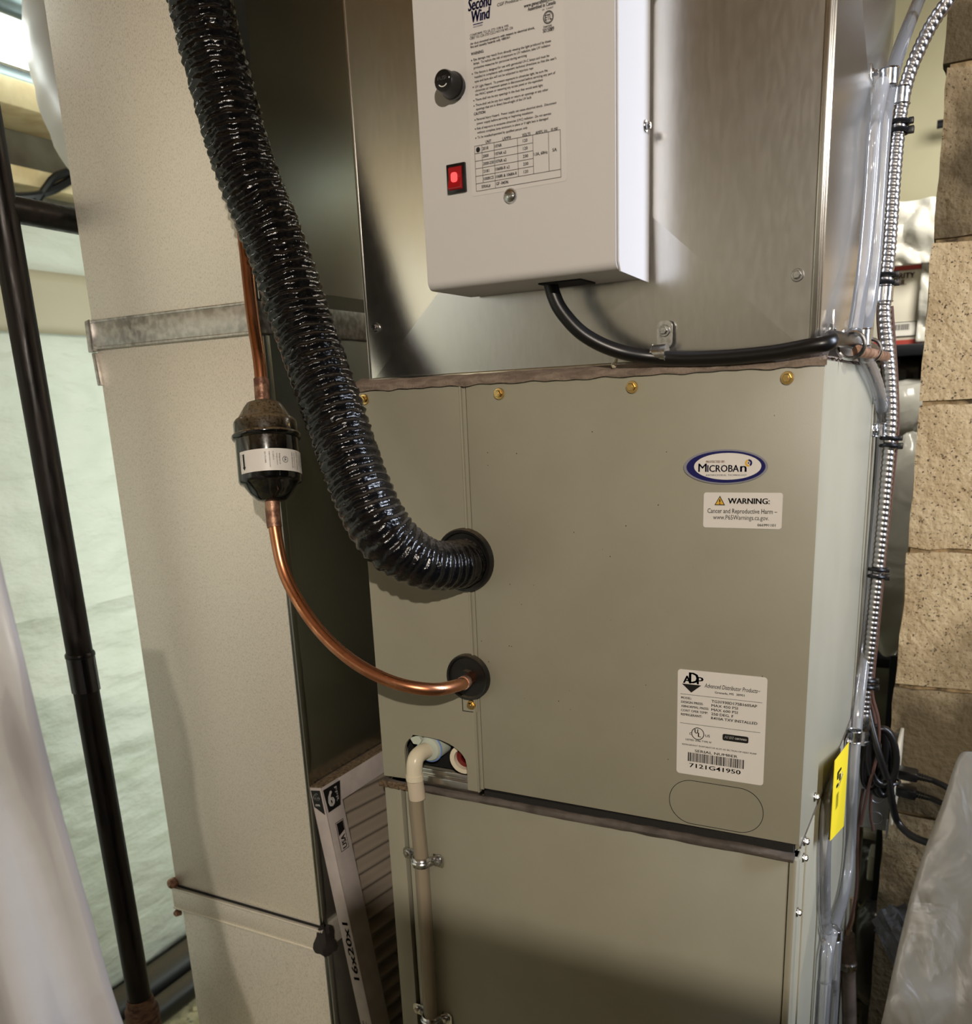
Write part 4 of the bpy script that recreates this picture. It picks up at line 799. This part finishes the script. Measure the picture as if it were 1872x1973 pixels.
# ================================================================ BLACK IRON PIPES
t = thing('steel_pipe', 'tall black iron pipe standing at the left in front of the sheeting', 'pipe', (-0.41, -0.05, 0))
pa, pb = at(13, 450, y=-0.05), at(272, 1940, y=-0.05); dd = (pb - pa).normalized()
pt = lambda z: pa + dd * ((z - pa.z) / dd.z)
zj = at(158, 1265, y=-0.05).z
one(IRON, 'upper_pipe', lambda b: b.tube([pt(2.45), pt(zj)], 0.0157, 24), t)
one(IRON, 'lower_pipe', lambda b: b.tube([pt(zj), pt(pb.z + 0.004)], 0.0157, 24), t)
one(mat('smooth_coupling', lin((22, 20, 22)), 0.3, 0.4), 'coupling', lambda b: b.lathe(pt(zj) , -dd, [(0.0163, -0.002), (0.0178, 0.0), (0.0178, -0.0), (0.0178, -0.030), (0.0166, -0.036)][:3] + [(0.0178, 0.004), (0.0163, 0.006)], 28), t)
one(mat('taped_joint', lin((20, 19, 24)), 0.22, coat=0.4), 'joint_tape', lambda b: b.tube([pt(zj), pt(zj - 0.045)], 0.0172, 24), t)
one(RUST, 'base_fitting', lambda b: b.lathe(pt(pb.z + 0.004), dd, [(0.0168, -0.012), (0.0185, -0.006), (0.0185, 0.0), (0.0225, 0.006), (0.0228, 0.05), (0.019, 0.06)], 28), t)
one(IRON, 'foot', lambda b: b.tube([pt(pb.z - 0.05), pt(0.0)], 0.0163, 20), t)
hq = at(60, 411, x=-0.4190)
b = MB(); b.tube([(-0.4190, -0.046, hq.z + 0.001), (-0.4190, 0.05, hq.z), (-0.4190, 1.3, hq.z - 0.012)], 0.0145, 22)
tag(b.build('branch_pipe', IRON), 'short level black pipe running back past the left edge of the duct', 'pipe')

# ================================================================ RIGHT SIDE: tubes, conduit, wires
TXX = 0.4525
def sp(pts, x=TXX, y=None): return [at(u, v, y=y) if y is not None else at(u, v, x=x) for u, v in pts]
t = thing('vinyl_tubing', 'clear vinyl drain tubing strapped down the right side of plenum and cabinet', 'tubing', (0.455, 0.35, 0.8))
tA = sp([(1790, -45), (1770, 0), (1740, 75), (1718, 145), (1705, 215), (1697, 300), (1690, 400), (1683, 500), (1672, 600), (1662, 648), (1666, 685), (1684, 728), (1697, 775), (1701, 830), (1696, 920), (1688, 1020), (1678, 1130), (1668, 1240), (1656, 1340), (1647, 1430), (1641, 1530), (1637, 1640), (1626, 1720), (1606, 1790)], 0.4525)
one(TUBEM, 'long_tube', lambda b: b.tube(spline(tA, 0.008), 0.0068, 16), t)
one(TUBEM, 'inner_tube', lambda b: b.tube(spline(sp([(1700, 160), (1686, 240), (1680, 330), (1672, 430), (1662, 530), (1646, 640)], 0.4505), 0.008), 0.0062, 14), t)
tB = sp([(1614, 1808), (1600, 1808), (1590, 1775), (1588, 1690), (1590, 1600), (1596, 1540), (1612, 1490)], 0.4508)
one(TUBEM, 'loop_tube', lambda b: b.tube(spline(tB, 0.006), 0.0062, 14), t)
one(TUBEM, 'drop_tube', lambda b: b.tube(spline(sp([(1600, 1796), (1592, 1840), (1588, 1890), (1582, 1973)], 0.4540) + [V((0.4540, at(1582, 1973, x=0.4540).y, 0.3))], 0.01), 0.0078, 14, cap=False), t)
one(TUBEM, 'drop_tube', lambda b: b.tube(spline(sp([(1613, 1790), (1610, 1840), (1607, 1890), (1603, 1973)], 0.4545) + [V((0.4545, at(1603, 1973, x=0.4545).y, 0.3))], 0.01), 0.0060, 14, cap=False), t)
for i, (u, v, x0, txt) in enumerate(((1712, 150, 0.4525, 'topmost zinc strap holding the clear tubing beside the plenum'), (1660, 650, 0.4525, 'zinc strap on the clear tubing at the foot of the plenum'), (1696, 828, 0.4525, 'zinc strap on the clear tubing beside the upper cabinet side'), (1646, 1418, 0.4525, 'zinc strap on the clear tubing above the yellow card'), (1606, 1800, 0.4525, 'lowest zinc strap, at the bottom of the tubing loop'))):
    c = at(u, v, x=x0); s = thing('tube_strap', txt, 'strap', (c.x, c.y, c.z - 0.01), 'straps on the clear tubing')
    one(ZINC, 'band', lambda b: (b.tube([c - ZU * 0.0075, c + ZU * 0.0075], 0.0080, 18, cap=False), b.torus(c + ZU * 0.0070, (0, 0, 1), 0.0080, 0.0008, 18, 6), b.torus(c - ZU * 0.0070, (0, 0, 1), 0.0080, 0.0008, 18, 6)), s)
    one(ZINC, 'tongue', lambda b: b.box((CW + 0.0005 if v > 700 else PX1 + 0.006, c.y - 0.030, c.z - 0.0065), (CW + 0.0025 if v > 700 else PX1 + 0.0085, c.y - 0.004, c.z + 0.0065), 0.0006), s)
    one(ZINC, 'screw', lambda b: hexscrew(b, (CW + 0.0025 if v > 700 else PX1 + 0.0085, c.y - 0.022, c.z), (1, 0, 0), 0.0042), s)
# armoured conduit
cpts = sp([(1860, -60), (1838, -15), (1800, 38), (1775, 85), (1752, 140), (1739, 190), (1731, 245), (1723, 330), (1717, 420), (1711, 500), (1704, 570), (1704, 615), (1709, 665), (1714, 730), (1716, 800), (1712, 860), (1706, 930), (1699, 1010), (1691, 1090), (1682, 1180), (1674, 1260), (1667, 1330), (1664, 1375), (1661, 1400)], y=0.405)
t = thing('armored_conduit', 'silver spiral flexible conduit running down beside the clear tubing', 'conduit', tuple(cpts[-1]))
one(mat('conduit_steel', (0.42, 0.40, 0.39, 1), 0.33, 1.0), 'spiral_jacket', lambda b: b.tube(spline(cpts, 0.00105), 0.0070, 18, rf=lambda L, a, d: 0.0060 + 0.0013 * abs(math.sin(math.pi * L / 0.0064 + a / 2)) ** 0.6), t, angle=80)
one(ZINC, 'connector', lambda b: (b.lathe(cpts[-1] + ZU * 0.003, (0, 0, -1), [(0.0085, -0.014), (0.0095, -0.01), (0.0095, 0.004), (0.0085, 0.007)], 20), b.lathe(cpts[-1] - ZU * 0.004, (0, 0, -1), [(0.0080, 0), (0.0080, 0.014), (0.0092, 0.015), (0.0092, 0.019)], 6)), t)
for i, (u, v) in enumerate(((1736, 185), (1704, 566))):
    c = at(u, v, y=0.405); s = thing('conduit_strap', ['upper zinc strap around the spiral conduit', 'lower zinc strap around the spiral conduit, beside the mail carton'][i], 'strap', (c.x, c.y, c.z - 0.01), 'straps on the spiral conduit')
    ddn = (at(u - 4, v + 40, y=0.405) - c).normalized()
    one(ZINC, 'band', lambda b: (b.tube([c - ddn * 0.009, c + ddn * 0.009], 0.0090, 18), b.torus(c - ddn * 0.008, ddn, 0.0090, 0.0009, 18, 6), b.torus(c + ddn * 0.008, ddn, 0.0090, 0.0009, 18, 6)), s)
    one(ZINC, 'tongue', lambda b: b.obox(c + V((-0.040, -0.006, -0.006)), (0.034, 0, 0), (0, 0.0015, 0), (0, 0, 0.012), 0.0004), s)
for i, (u, v, txt) in enumerate(((1732, 245, 'double black zip tie on the conduit beside the pale board'), (1706, 538, 'black zip tie on the conduit just above the lower conduit strap'), (1713, 852, 'double black zip tie on the conduit beside the oval badge height'), (1689, 1104, 'double black zip tie midway down the lower conduit'), (1669, 1316, 'lowest double black zip tie, above the coiled cord'))):
    c = at(u, v, y=0.405); s = thing('zip_tie', txt, 'zip tie', (c.x, c.y, c.z - 0.006), 'zip ties on the conduit')
    def zt(b):
        for dz_ in (-0.0042, 0.0042):
            b.torus(c + ZU * dz_, (0.05, 0.1, 1), 0.0094, 0.0022, 20, 6)
    one(ZIP, 'loops', zt, s); one(ZIP, 'head', lambda b: (b.box(c + V((0.0085, -0.005, -0.008)), c + V((0.015, 0.002, -0.001)), 0.0008), b.box(c + V((0.0085, -0.004, 0.0015)), c + V((0.014, 0.002, 0.0075)), 0.0008)), s)
for i, (pts, x, txt) in enumerate((([(1742, 90), (1720, 170), (1716, 300), (1712, 430), (1697, 560), (1691, 610), (1700, 700), (1712, 780)], 0.428, 'brown thermostat wire behind the spiral conduit, along its upper run'), ([(1717, 590), (1722, 660), (1727, 740), (1729, 820), (1722, 900), (1714, 980), (1703, 1080), (1692, 1200), (1682, 1300), (1680, 1340), (1692, 1390), (1690, 1450), (1672, 1520), (1658, 1590)], 0.418, 'brown thermostat wire bowing out to the right of the lower conduit'), ([(1676, 1345), (1686, 1400), (1682, 1480), (1676, 1560), (1682, 1600)], 0.470, 'short brown wire hanging behind the coiled cord'), ([(1662, 1520), (1652, 1600), (1650, 1700), (1642, 1760), (1632, 1790)], 0.440, 'brown wire end dropping beside the tubing loop'))):
    b = MB(); b.tube(spline(sp(pts, y=x), 0.008), 0.0021, 8); tag(b.build('thermostat_wire', BROWNW), txt, 'wire')
# rust coloured line clipped behind the corner, under the plenum
b = MB(); b.tube([V((0.456, 0.10, 1.4585)), V((0.458, 0.34, 1.4600))], 0.0050, 12)
tag(b.build('sensor_line', BRAZE), 'short brown line clipped along the right foot of the plenum', 'pipe')
for i, y in enumerate((0.075, 0.215)):
    b = MB(); b.torus((0.4535, y, 1.4625), (0, 1, 0), 0.0105, 0.0018, 22, 8); b.box((0.4375, y - 0.003, 1.470), (0.4395, y + 0.003, 1.492), 0.0006); tag(b.build('line_clip', ZINC), ['front zinc clip ring where the black cable turns the corner', 'rear zinc clip on the brown line at the plenum foot'][i], 'clip')
# yellow card on the side
ya, yb, yc, yd = at(1607, 1466, x=0.4585), at(1634, 1430, x=0.4515), at(1624, 1592, x=0.4515), at(1598, 1620, x=0.4585)
t = one(YELL, 'yellow_card', lambda b: (b.add([ya, yb, yc, yd] + [p + V((0.0006, 0, 0)) for p in (ya, yb, yc, yd)], [[0, 1, 2, 3], [7, 6, 5, 4], [0, 4, 5, 1], [1, 5, 6, 2], [2, 6, 7, 3], [3, 7, 4, 0]]),))
tag(t, 'yellow card on the furnace side behind the clear tubing', 'card')
def ytext(b):
    e1 = yb - ya; e2 = yd - ya; n_ = V((0.0012, 0, 0))
    def q(a0, c0, a1, c1): b.add([ya + e1 * a0 + e2 * c0 + n_, ya + e1 * a1 + e2 * c0 + n_, ya + e1 * a1 + e2 * c1 + n_, ya + e1 * a0 + e2 * c1 + n_], [[0, 1, 2, 3]])
    q(0.20, 0.20, 0.45, 0.23); q(0.20, 0.23, 0.28, 0.30); q(0.35, 0.27, 0.42, 0.36); q(0.18, 0.36, 0.30, 0.40)
    for k in range(9): q(0.20, 0.50 + 0.022 * k, 0.36, 0.508 + 0.022 * k)
one(INK, 'print', ytext, t)

# receptacle box with plugs
t = thing('outlet_box', 'steel electrical box with white cover plate and switch beside the block wall', 'outlet', (0.475, 0.50, 0.60))
bx0, bx1 = 0.452, 0.492
zt_, zb_ = at(1725, 1452, y=0.50).z, at(1722, 1604, y=0.50).z
zc_ = at(1755, 1493, y=0.50).z
yb0 = 0.499
one(BOXST, 'steel_box', lambda b: b.box((0.446, yb0, zb_), (0.490, yb0 + 0.119, zt_ - 0.012), 0.002), t)
one(mat('knockout_line', (0.25, 0.25, 0.25, 1), 0.5, 0.8), 'knockout', lambda b: [b.torus((0.474, yb0 - 0.0003, zb_ + k), (0, 1, 0), 0.009, 0.0008, 20, 4) for k in (0.018, 0.050)], t)
one(PVC, 'cover_plate', lambda b: b.box((0.491, yb0 - 0.004, zb_ + 0.012), (0.496, yb0 + 0.105, zt_ + 0.002), 0.0015), t)
one(BOXST, 'bracket', lambda b: (b.box((0.488, yb0 - 0.006, zb_ - 0.008), (0.4905, yb0 + 0.02, zb_ + 0.02), 0.0008)), t)
one(PVC, 'toggle', lambda b: b.tube([V((0.495, yb0 + 0.01, zc_ - 0.015)), V((0.513, yb0 + 0.006, zc_ - 0.011))], 0.0038, 10), t)
for i, (dz_, txt, pts) in enumerate(((0.0, 'upper black plug pushed into the white cover plate', [(1787, 1493), (1812, 1502), (1835, 1522), (1860, 1560)]), (-0.026, 'lower black plug pushed into the white cover plate', [(1786, 1532), (1808, 1542), (1830, 1565), (1860, 1600)]))):
    z = zc_ + dz_; s = thing('power_plug', txt, 'plug', (0.51, yb0 + 0.01, z - 0.01), 'plugs in the cover plate')
    one(BLACKP, 'plug_body', lambda b: b.obox(V((0.496, yb0 - 0.002, z - 0.008)), (0.026, -0.004, -0.001), (0, 0.022, 0), (0, 0, 0.014), 0.003), s)
    one(BLACKP, 'strain_relief', lambda b: [b.lathe(V((0.522 + 0.0032 * k, yb0 + 0.004 - 0.0005 * k, z - 0.002 - 0.0003 * k)), (1, -0.15, -0.1), [(0.0055 - 0.0003 * k, 0), (0.0055 - 0.0003 * k, 0.0022), (0.004, 0.0024), (0.004, 0.0032)], 12) for k in range(6)], s)
    q1 = V((0.541, yb0 + 0.001, z - 0.004))
    one(CORD, 'cord', lambda b: b.tube(spline([q1, q1 + V((0.022, -0.01, -0.006)), q1 + V((0.048, -0.02, -0.030)), q1 + V((0.062, -0.03, -0.08)), q1 + V((0.07, -0.03, -0.25)), q1 + V((0.06, -0.03, -0.50)), V((0.60, yb0 - 0.02, 0.005))], 0.008), 0.0042, 10), s)
# coiled cord
def cl(u, v): return at(u, v, y=0.45)
t = thing('coiled_cord', 'coiled black power cord tied in a bundle below the spiral conduit', 'cord', tuple(cl(1690, 1530)))
def coils(b):
    loops = [((1697, 1462), (22, 58), 0.10), ((1690, 1466), (26, 66), -0.12), ((1704, 1470), (20, 62), 0.05), ((1684, 1462), (19, 56), 0.18), ((1699, 1458), (27, 54), -0.05)]
    for i, ((u, v), (ru, rv), tl) in enumerate(loops):
        P = []
        for k in range(40):
            a = 2 * math.pi * k / 40; uu = ru * math.cos(a); vv = rv * math.sin(a)
            p = at(u + uu * math.cos(tl) - vv * math.sin(tl), v + vv * math.cos(tl) + uu * math.sin(tl), y=0.468 - 0.011 * i + 0.004 * math.cos(a))
            P.append(p)
        b.tube(P + [P[0], P[1]], 0.0046, 10, cap=False)
one(CORD, 'coils', coils, t)
one(CORD, 'lead', lambda b: b.tube(spline([at(1668, 1345, y=0.425), at(1676, 1390, y=0.415), at(1692, 1450, y=0.408), at(1708, 1500, y=0.412)], 0.006), 0.0046, 10), t)
one(CORD, 'tail', lambda b: b.tube(spline([at(1712, 1500, y=0.425), at(1718, 1545, y=0.425), at(1728, 1582, y=0.44), at(1752, 1608, y=0.43), at(1790, 1624, y=0.42), at(1840, 1632, y=0.40), at(1880, 1680, y=0.40), at(1890, 1900, y=0.40)], 0.006), 0.0048, 10), t)
one(ZIP, 'tie', lambda b: b.torus(at(1704, 1503, y=0.44), (0.0, 0.1, 1), 0.018, 0.0020, 20, 6), t)

# grey insulated line low behind the tubing
t = thing('drain_riser', 'grey-brown taped pipe standing beside the furnace foot', 'pipe', tuple(at(1636, 1973, y=0.50).to_2d().to_3d()))
rp = [at(1630, 1800, y=0.50), at(1632, 1860, y=0.50), at(1636, 1973, y=0.50)]
GB = mat('grey_brown_tape', lin((112, 98, 88)), 0.6, var=lin((92, 80, 70)), vscale=(60, 60, 60))
one(GB, 'upper_sleeve', lambda b: b.tube([rp[0], at(1633, 1848, y=0.50)], 0.0115, 14), t)
one(GB, 'pipe', lambda b: b.tube([at(1633, 1848, y=0.50)] + [rp[2], V((rp[2].x, rp[2].y, 0.0))], 0.0105, 14), t)
one(ZINC, 'clamp', lambda b: b.lathe(at(1632, 1858, y=0.50), (0, 0, 1), [(0.0115, -0.006), (0.0135, -0.005), (0.0135, 0.004), (0.0115, 0.006)], 18), t)
one(mat('tan_wire', lin((140, 118, 92)), 0.5), 'lead_wire', lambda b: b.tube(spline([at(1642, 1730, y=0.50), at(1640, 1770, y=0.50), at(1632, 1800, y=0.50)], 0.006), 0.0036, 8), t)

# ================================================================ BEHIND, right gap
def bp(u, v, y): return at(u, v, y=y)
# pale board
YB = 1.55
a, c = bp(1700, -40, YB), bp(1880, 372, YB)
b = MB(); b.box((a.x - 0.10, YB, c.z), (c.x + 0.25, YB + 0.03, 2.3), 0.003)
t = b.build('wall_board', BOARD); tag(t, 'pale yellowish board standing behind the conduit, upper right', 'board')
one(DARK, 'lower_edge', lambda b: b.box((a.x - 0.10, YB - 0.002, c.z - 0.006), (c.x + 0.25, YB + 0.03, c.z - 0.0)), t)
b = MB(); p0, p1 = bp(1805, 240, YB - 0.1), bp(1845, 232, YB - 0.1); b.tube([p0, p1 + V((0.3, 0, 0))], 0.008, 8)
tag(b.build('wall_hook', SHELFM), 'short dark rod sticking out from behind the block wall', 'rod')
# storage rack: black steel posts and shelves
YS = 1.30
def sz(v): return bp(1750, v, YS).z
t = thing('storage_rack', 'black steel storage rack seen in the gap behind the block wall', 'rack', (0.45, 1.5, 0.0))
lx_ = bp(1728, 1300, 1.10).x
one(SHELFM, 'post', lambda b: b.box((lx_ - 0.014, 1.08, 0.0), (lx_ + 0.016, 1.11, sz(1215)), 0.002), t)
lx2 = bp(1702, 1750, 0.92).x
one(SHELFM, 'post', lambda b: b.box((lx2 - 0.012, 0.92, 0.0), (lx2 + 0.014, 0.95, bp(1702, 1590, 0.92).z), 0.002), t)
for v in (670, 1230, 1850):
    z = sz(v); one(SHELFM, 'shelf', lambda b: b.box((0.02, 1.12, z - 0.02), (0.75, 1.50, z), 0.002), t)
one(SHELFM, 'post', lambda b: b.box((0.02, 1.47, 0.0), (0.05, 1.50, 1.75), 0.002), t)
one(SHELFM, 'post', lambda b: b.box((0.72, 1.47, 0.0), (0.75, 1.50, 1.75), 0.002), t)
zsh = sz(670)
# mail carton on the rack
a, c = bp(1690, 500, 1.22), bp(1776, 662, 1.22)
t = thing('mail_carton', 'white mail carton with red stripes under plastic on the rack', 'carton', ((a.x + c.x) / 2, 1.3, zsh))
one(CARD, 'carton', lambda b: b.box((a.x - 0.06, 1.22, zsh), (c.x, 1.42, a.z), 0.003), t)
cy = 1.2185
for z in (a.z - 0.016, zsh + 0.012): one(REDI, 'red_stripe', lambda b: b.box((a.x - 0.06, cy, z - 0.008), (c.x, cy + 0.001, z)), t)
zt2 = bp(1740, 536, cy).z; xr = bp(1762, 530, cy).x; xr2 = bp(1745, 548, cy).x
one(mat('brown_print', lin((126, 66, 58)), 0.6), 'lettering', lambda b: (text(b, 'PRIORITY', V((xr, cy - 0.0005, bp(1740, 536, cy).z)), XU, ZU, 0.0095, align='R', bold=0.03), text(b, 'MAIL', V((xr2, cy - 0.0005, bp(1740, 548, cy).z)), XU, ZU, 0.0085, align='R', bold=0.03)), t)
bl0, bl1 = bp(1716, 650, cy), bp(1766, 618, cy)
lbm = one(STICK, 'barcode_label', lambda b: b.box((bl0.x, cy, bl0.z), (bl1.x, cy + 0.001, bl1.z)), t)
def bars(b):
    random.seed(5); x = bl0.x + 0.006
    while x < bl1.x - 0.012:
        ww = random.choice((0.0008, 0.0012, 0.002)); rect(b, (0, cy - 0.0004, 0), XU, ZU, x, bl0.z + 0.012, x + ww, bl1.z - 0.004); x += ww + 0.0012
    for x0, z0, x1, z1 in ((bl0.x, bl0.z, bl1.x, bl0.z + 0.0012), (bl0.x, bl1.z - 0.0012, bl1.x, bl1.z), (bl1.x - 0.0012, bl0.z, bl1.x, bl1.z)): rect(b, (0, cy - 0.0004, 0), XU, ZU, x0, z0, x1, z1)
one(INK, 'bars', bars, lbm)
# crumpled plastic over the carton
def crump(y, z0, z1, x0, x1, amp, seed, fx_=0.0):
    def f(u, v):
        x = x0 + (x1 - x0) * u; z = z0 + (z1 - z0) * v
        n = abs(noise.noise(V((x * 14 + seed, z * 9, 0)))) * amp + abs(noise.noise(V((x * 34, z * 22 + seed, 3)))) * amp * 0.5
        return (x + fx_ * (1 - v), y - n, z)
    return f
a2, c2 = bp(1690, 392, 1.17), bp(1836, 500, 1.17)
b = MB(); b.grid(crump(1.19, c2.z, a2.z, a2.x - 0.05, c2.x + 0.12, 0.05, 1), 70, 40)
tag(b.build('crumpled_plastic', FILM_B, solid=0.001), 'crumpled white plastic above and over the mail carton', 'plastic sheet')
a2, c2 = bp(1776, 500, 1.20), bp(1836, 655, 1.20)
b = MB(); b.grid(crump(1.21, c2.z, a2.z, a2.x, c2.x + 0.05, 0.03, 4), 24, 40)
tag(b.build('hanging_plastic', FILM_B, solid=0.001), 'plastic flap hanging down the right side of the mail carton', 'plastic sheet')
# bagged bundles under the carton shelf
def bag(name, m, u0, v0, u1, v1, y, dep, seed, label):
    p, q_ = bp(u0, v0, y), bp(u1, v1, y); cx, cz = (p.x + q_.x) / 2, (p.z + q_.z) / 2; rx, rz = abs(q_.x - p.x) / 2, abs(p.z - q_.z) / 2
    def f(u, v):
        a_ = 2 * math.pi * u; e = math.pi * (v - 0.5)
        d = V((math.copysign(abs(math.cos(e)) ** 0.6 * abs(math.cos(a_)) ** 0.7, math.cos(a_)) * rx, math.copysign(abs(math.cos(e)) ** 0.6 * abs(math.sin(a_)) ** 0.7, math.sin(a_)) * dep, math.copysign(abs(math.sin(e)) ** 0.7, math.sin(e)) * rz))
        k = 1 + 0.16 * abs(noise.noise(V((d.x * 16 + seed, d.y * 16, d.z * 8)))) - 0.1 * abs(noise.noise(V((d.x * 40, d.y * 40 + seed, d.z * 16))))
        return V((cx, y + dep, cz)) + d * k
    b = MB(); b.grid(f, 48, 32); return tag(b.build(name, m), label, 'bag')
bag('plastic_bag', BAGD, 1690, 682, 1800, 780, 1.16, 0.10, 2, 'dark glossy plastic bag on the rack under the mail carton')
bag('plastic_bag', FILM_B, 1690, 735, 1792, 850, 1.10, 0.09, 6, 'white plastic bag below the dark bag, behind the conduit')
bag('plastic_bag', FILM_B, 1680, 850, 1768, 1262, 0.95, 0.055, 9, 'tall white plastic wrapped bundle low in the gap behind the conduit')
bag('plastic_bag', BAGD, 1640, 1640, 1712, 1780, 1.2, 0.10, 12, 'dark bag low in the gap beside the furnace foot')
bag('plastic_bag', BAGD, 1640, 1760, 1705, 1960, 1.0, 0.06, 15, 'dark bundle on the floor of the gap beside the furnace foot')
pz = bp(1660, 1590, 1.25)
for i, (u0, v0, u1, v1) in enumerate(((1655, 1600, 1692, 1622), (1672, 1648, 1686, 1700))):
    p, q_ = bp(u0, v0, 1.10), bp(u1, v1, 1.10); b = MB(); b.box((p.x, 1.10, q_.z), (q_.x, 1.16, p.z), 0.004)
    tag(b.build('white_packet', CARD), ['small white packet under the outlet box in the gap', 'narrow white packet standing behind the brown wire end'][i], 'packet')
# dark glossy rolled plastic in front of the block wall
t = thing('plastic_roll', 'dark glossy crumpled plastic roll leaning at the block wall foot', 'plastic roll', tuple(at(1790, 1973, y=0.45)))
def rollf(b):
    p0, p1 = at(1722, 1772, y=0.50), at(1815, 1950, y=0.36); dirv = (p1 - p0)
    P = [p0 + dirv * (k / 40) for k in range(56)]
    b.tube(P, 0.028, 40, rf=lambda L, a, d: 0.030 + 0.009 * abs(noise.noise(V((d.x * 4, d.z * 4, L * 6)))) - 0.006 * abs(math.sin(a * 5 + noise.noise(V((L * 9, 0, 0))) * 2)), cap=True)
one(FILM_D, 'roll', rollf, t)
def crest(b):
    p0 = at(1752, 1752, y=0.43)
    b.grid(lambda u, v: p0 + V((0.055 * u, 0.01 * math.sin(u * 9) - 0.05 * v, 0.018 * math.sin(u * 7) + 0.03 * noise.noise(V((u * 6, v * 6, 0))) - 0.05 * v)), 24, 18)
one(FILM_B, 'loose_end', crest, t, solid=0.0008)

# ================================================================ FOREGROUND PLASTIC
def drape(edge, out, n_u, n_v, width, seed, foot):
    """edge: list of points down the free edge; out: direction the sheet runs away from it"""
    E = spline(edge, 0.01); out = V(out).normalized()
    nrm = out.cross(ZU).normalized()
    def f(u, v):
        k = v * (len(E) - 1); i = min(int(k), len(E) - 2); p = E[i].lerp(E[i + 1], k - i)
        s = u * width
        fold = 0.010 * (0.4 if seed == 8 else 1) * math.sin(s * 95 + 1.5 * noise.noise(V((v * 3, seed, 0)))) * min(1, s * 30) + 0.016 * noise.noise(V((s * 14, v * 5, seed)))
        return p + out * s + nrm * fold + ZU * (0.01 * noise.noise(V((s * 10, v * 8, seed + 3))))
    return f
def creased(fn, amp, k):
    def g(u, v):
        p = fn(u, v); q_ = p * k
        return p + V((0, -1, 0.2)) * amp * (abs(noise.noise(q_)) + 0.5 * abs(noise.noise(q_ * 2.3)) - 0.3)
    return g
el = [at(-14, 1010, zc=0.50), at(4, 1090, zc=0.50), at(58, 1290, zc=0.50), at(118, 1530, zc=0.54), at(172, 1740, zc=0.56), at(236, 1980, zc=0.58)]
l5 = el[-1]; el += [V((l5.x + 0.02, l5.y + 0.01, 0.9)), V((l5.x + 0.035, l5.y + 0.01, 0.4)), V((l5.x + 0.04, l5.y, 0.0))]
b = MB(); b.grid(drape(el, -RX * 1.0 - RZ * 0.25, 60, 120, 0.55, 2, 0), 80, 120)
tag(b.build('plastic_drape', FILM_L, solid=0.0006), 'blurred milky plastic drape close to the camera, bottom left', 'plastic sheet')
er = [at(1862, 1448, zc=0.66), at(1846, 1462, zc=0.66), at(1815, 1560, zc=0.655), at(1775, 1670, zc=0.65), at(1748, 1760, zc=0.645), at(1718, 1880, zc=0.64), at(1694, 1985, zc=0.635)]
l5 = er[-1]; er += [V((l5.x - 0.02, l5.y, 0.8)), V((l5.x - 0.03, l5.y, 0.4)), V((l5.x - 0.03, l5.y, 0.0))]
b = MB(); b.grid(creased(drape(er, RX * 1.0 - RZ * 0.25, 60, 120, 0.5, 8, 0), 0.008, 24), 110, 200)
tag(b.build('plastic_drape', FILM_R, solid=0.0006), 'creased see-through plastic drape in front of the block wall, bottom right', 'plastic sheet')

# ================================================================ BEHIND THE CAMERA: added panel that shades the furnace door, work lamp, right lamp
t = thing('shade_panel', 'framed grey plywood panel standing upright behind the camera', 'panel', (1.2, -1.01, 0))  # unseen blocker, added so its shadow falls on the furnace door
one(SHELFM, 'sheet', lambda b: b.box((0.665, -1.02, 0.0), (1.75, -1.0, 1.548), 0.002), t)
one(SHELFM, 'brace', lambda b: b.box((0.70, -1.32, 0.0), (0.74, -1.02, 0.04), 0.002), t)
one(SHELFM, 'brace', lambda b: b.box((1.66, -1.32, 0.0), (1.70, -1.02, 0.04), 0.002), t)
t = thing('work_lamp', 'clamp work lamp hanging from the joists behind the camera', 'lamp', (WORK[0], WORK[1] - 0.05, WORK[2]))
one(SHELFM, 'shade', lambda b: b.lathe((WORK[0] + 0.03, WORK[1] - 0.045, WORK[2] + 0.02), (-0.55, 0.80, -0.2), [(0.02, -0.06), (0.03, -0.05), (0.03, 0.0)], 20), t)
one(CORD, 'cord', lambda b: b.tube([(WORK[0] + 0.05, WORK[1] - 0.08, WORK[2] + 0.04), (WORK[0] + 0.05, WORK[1] - 0.09, 2.45)], 0.004, 8), t)

for o in ORG:
    if '_o' in o: del o['_o']
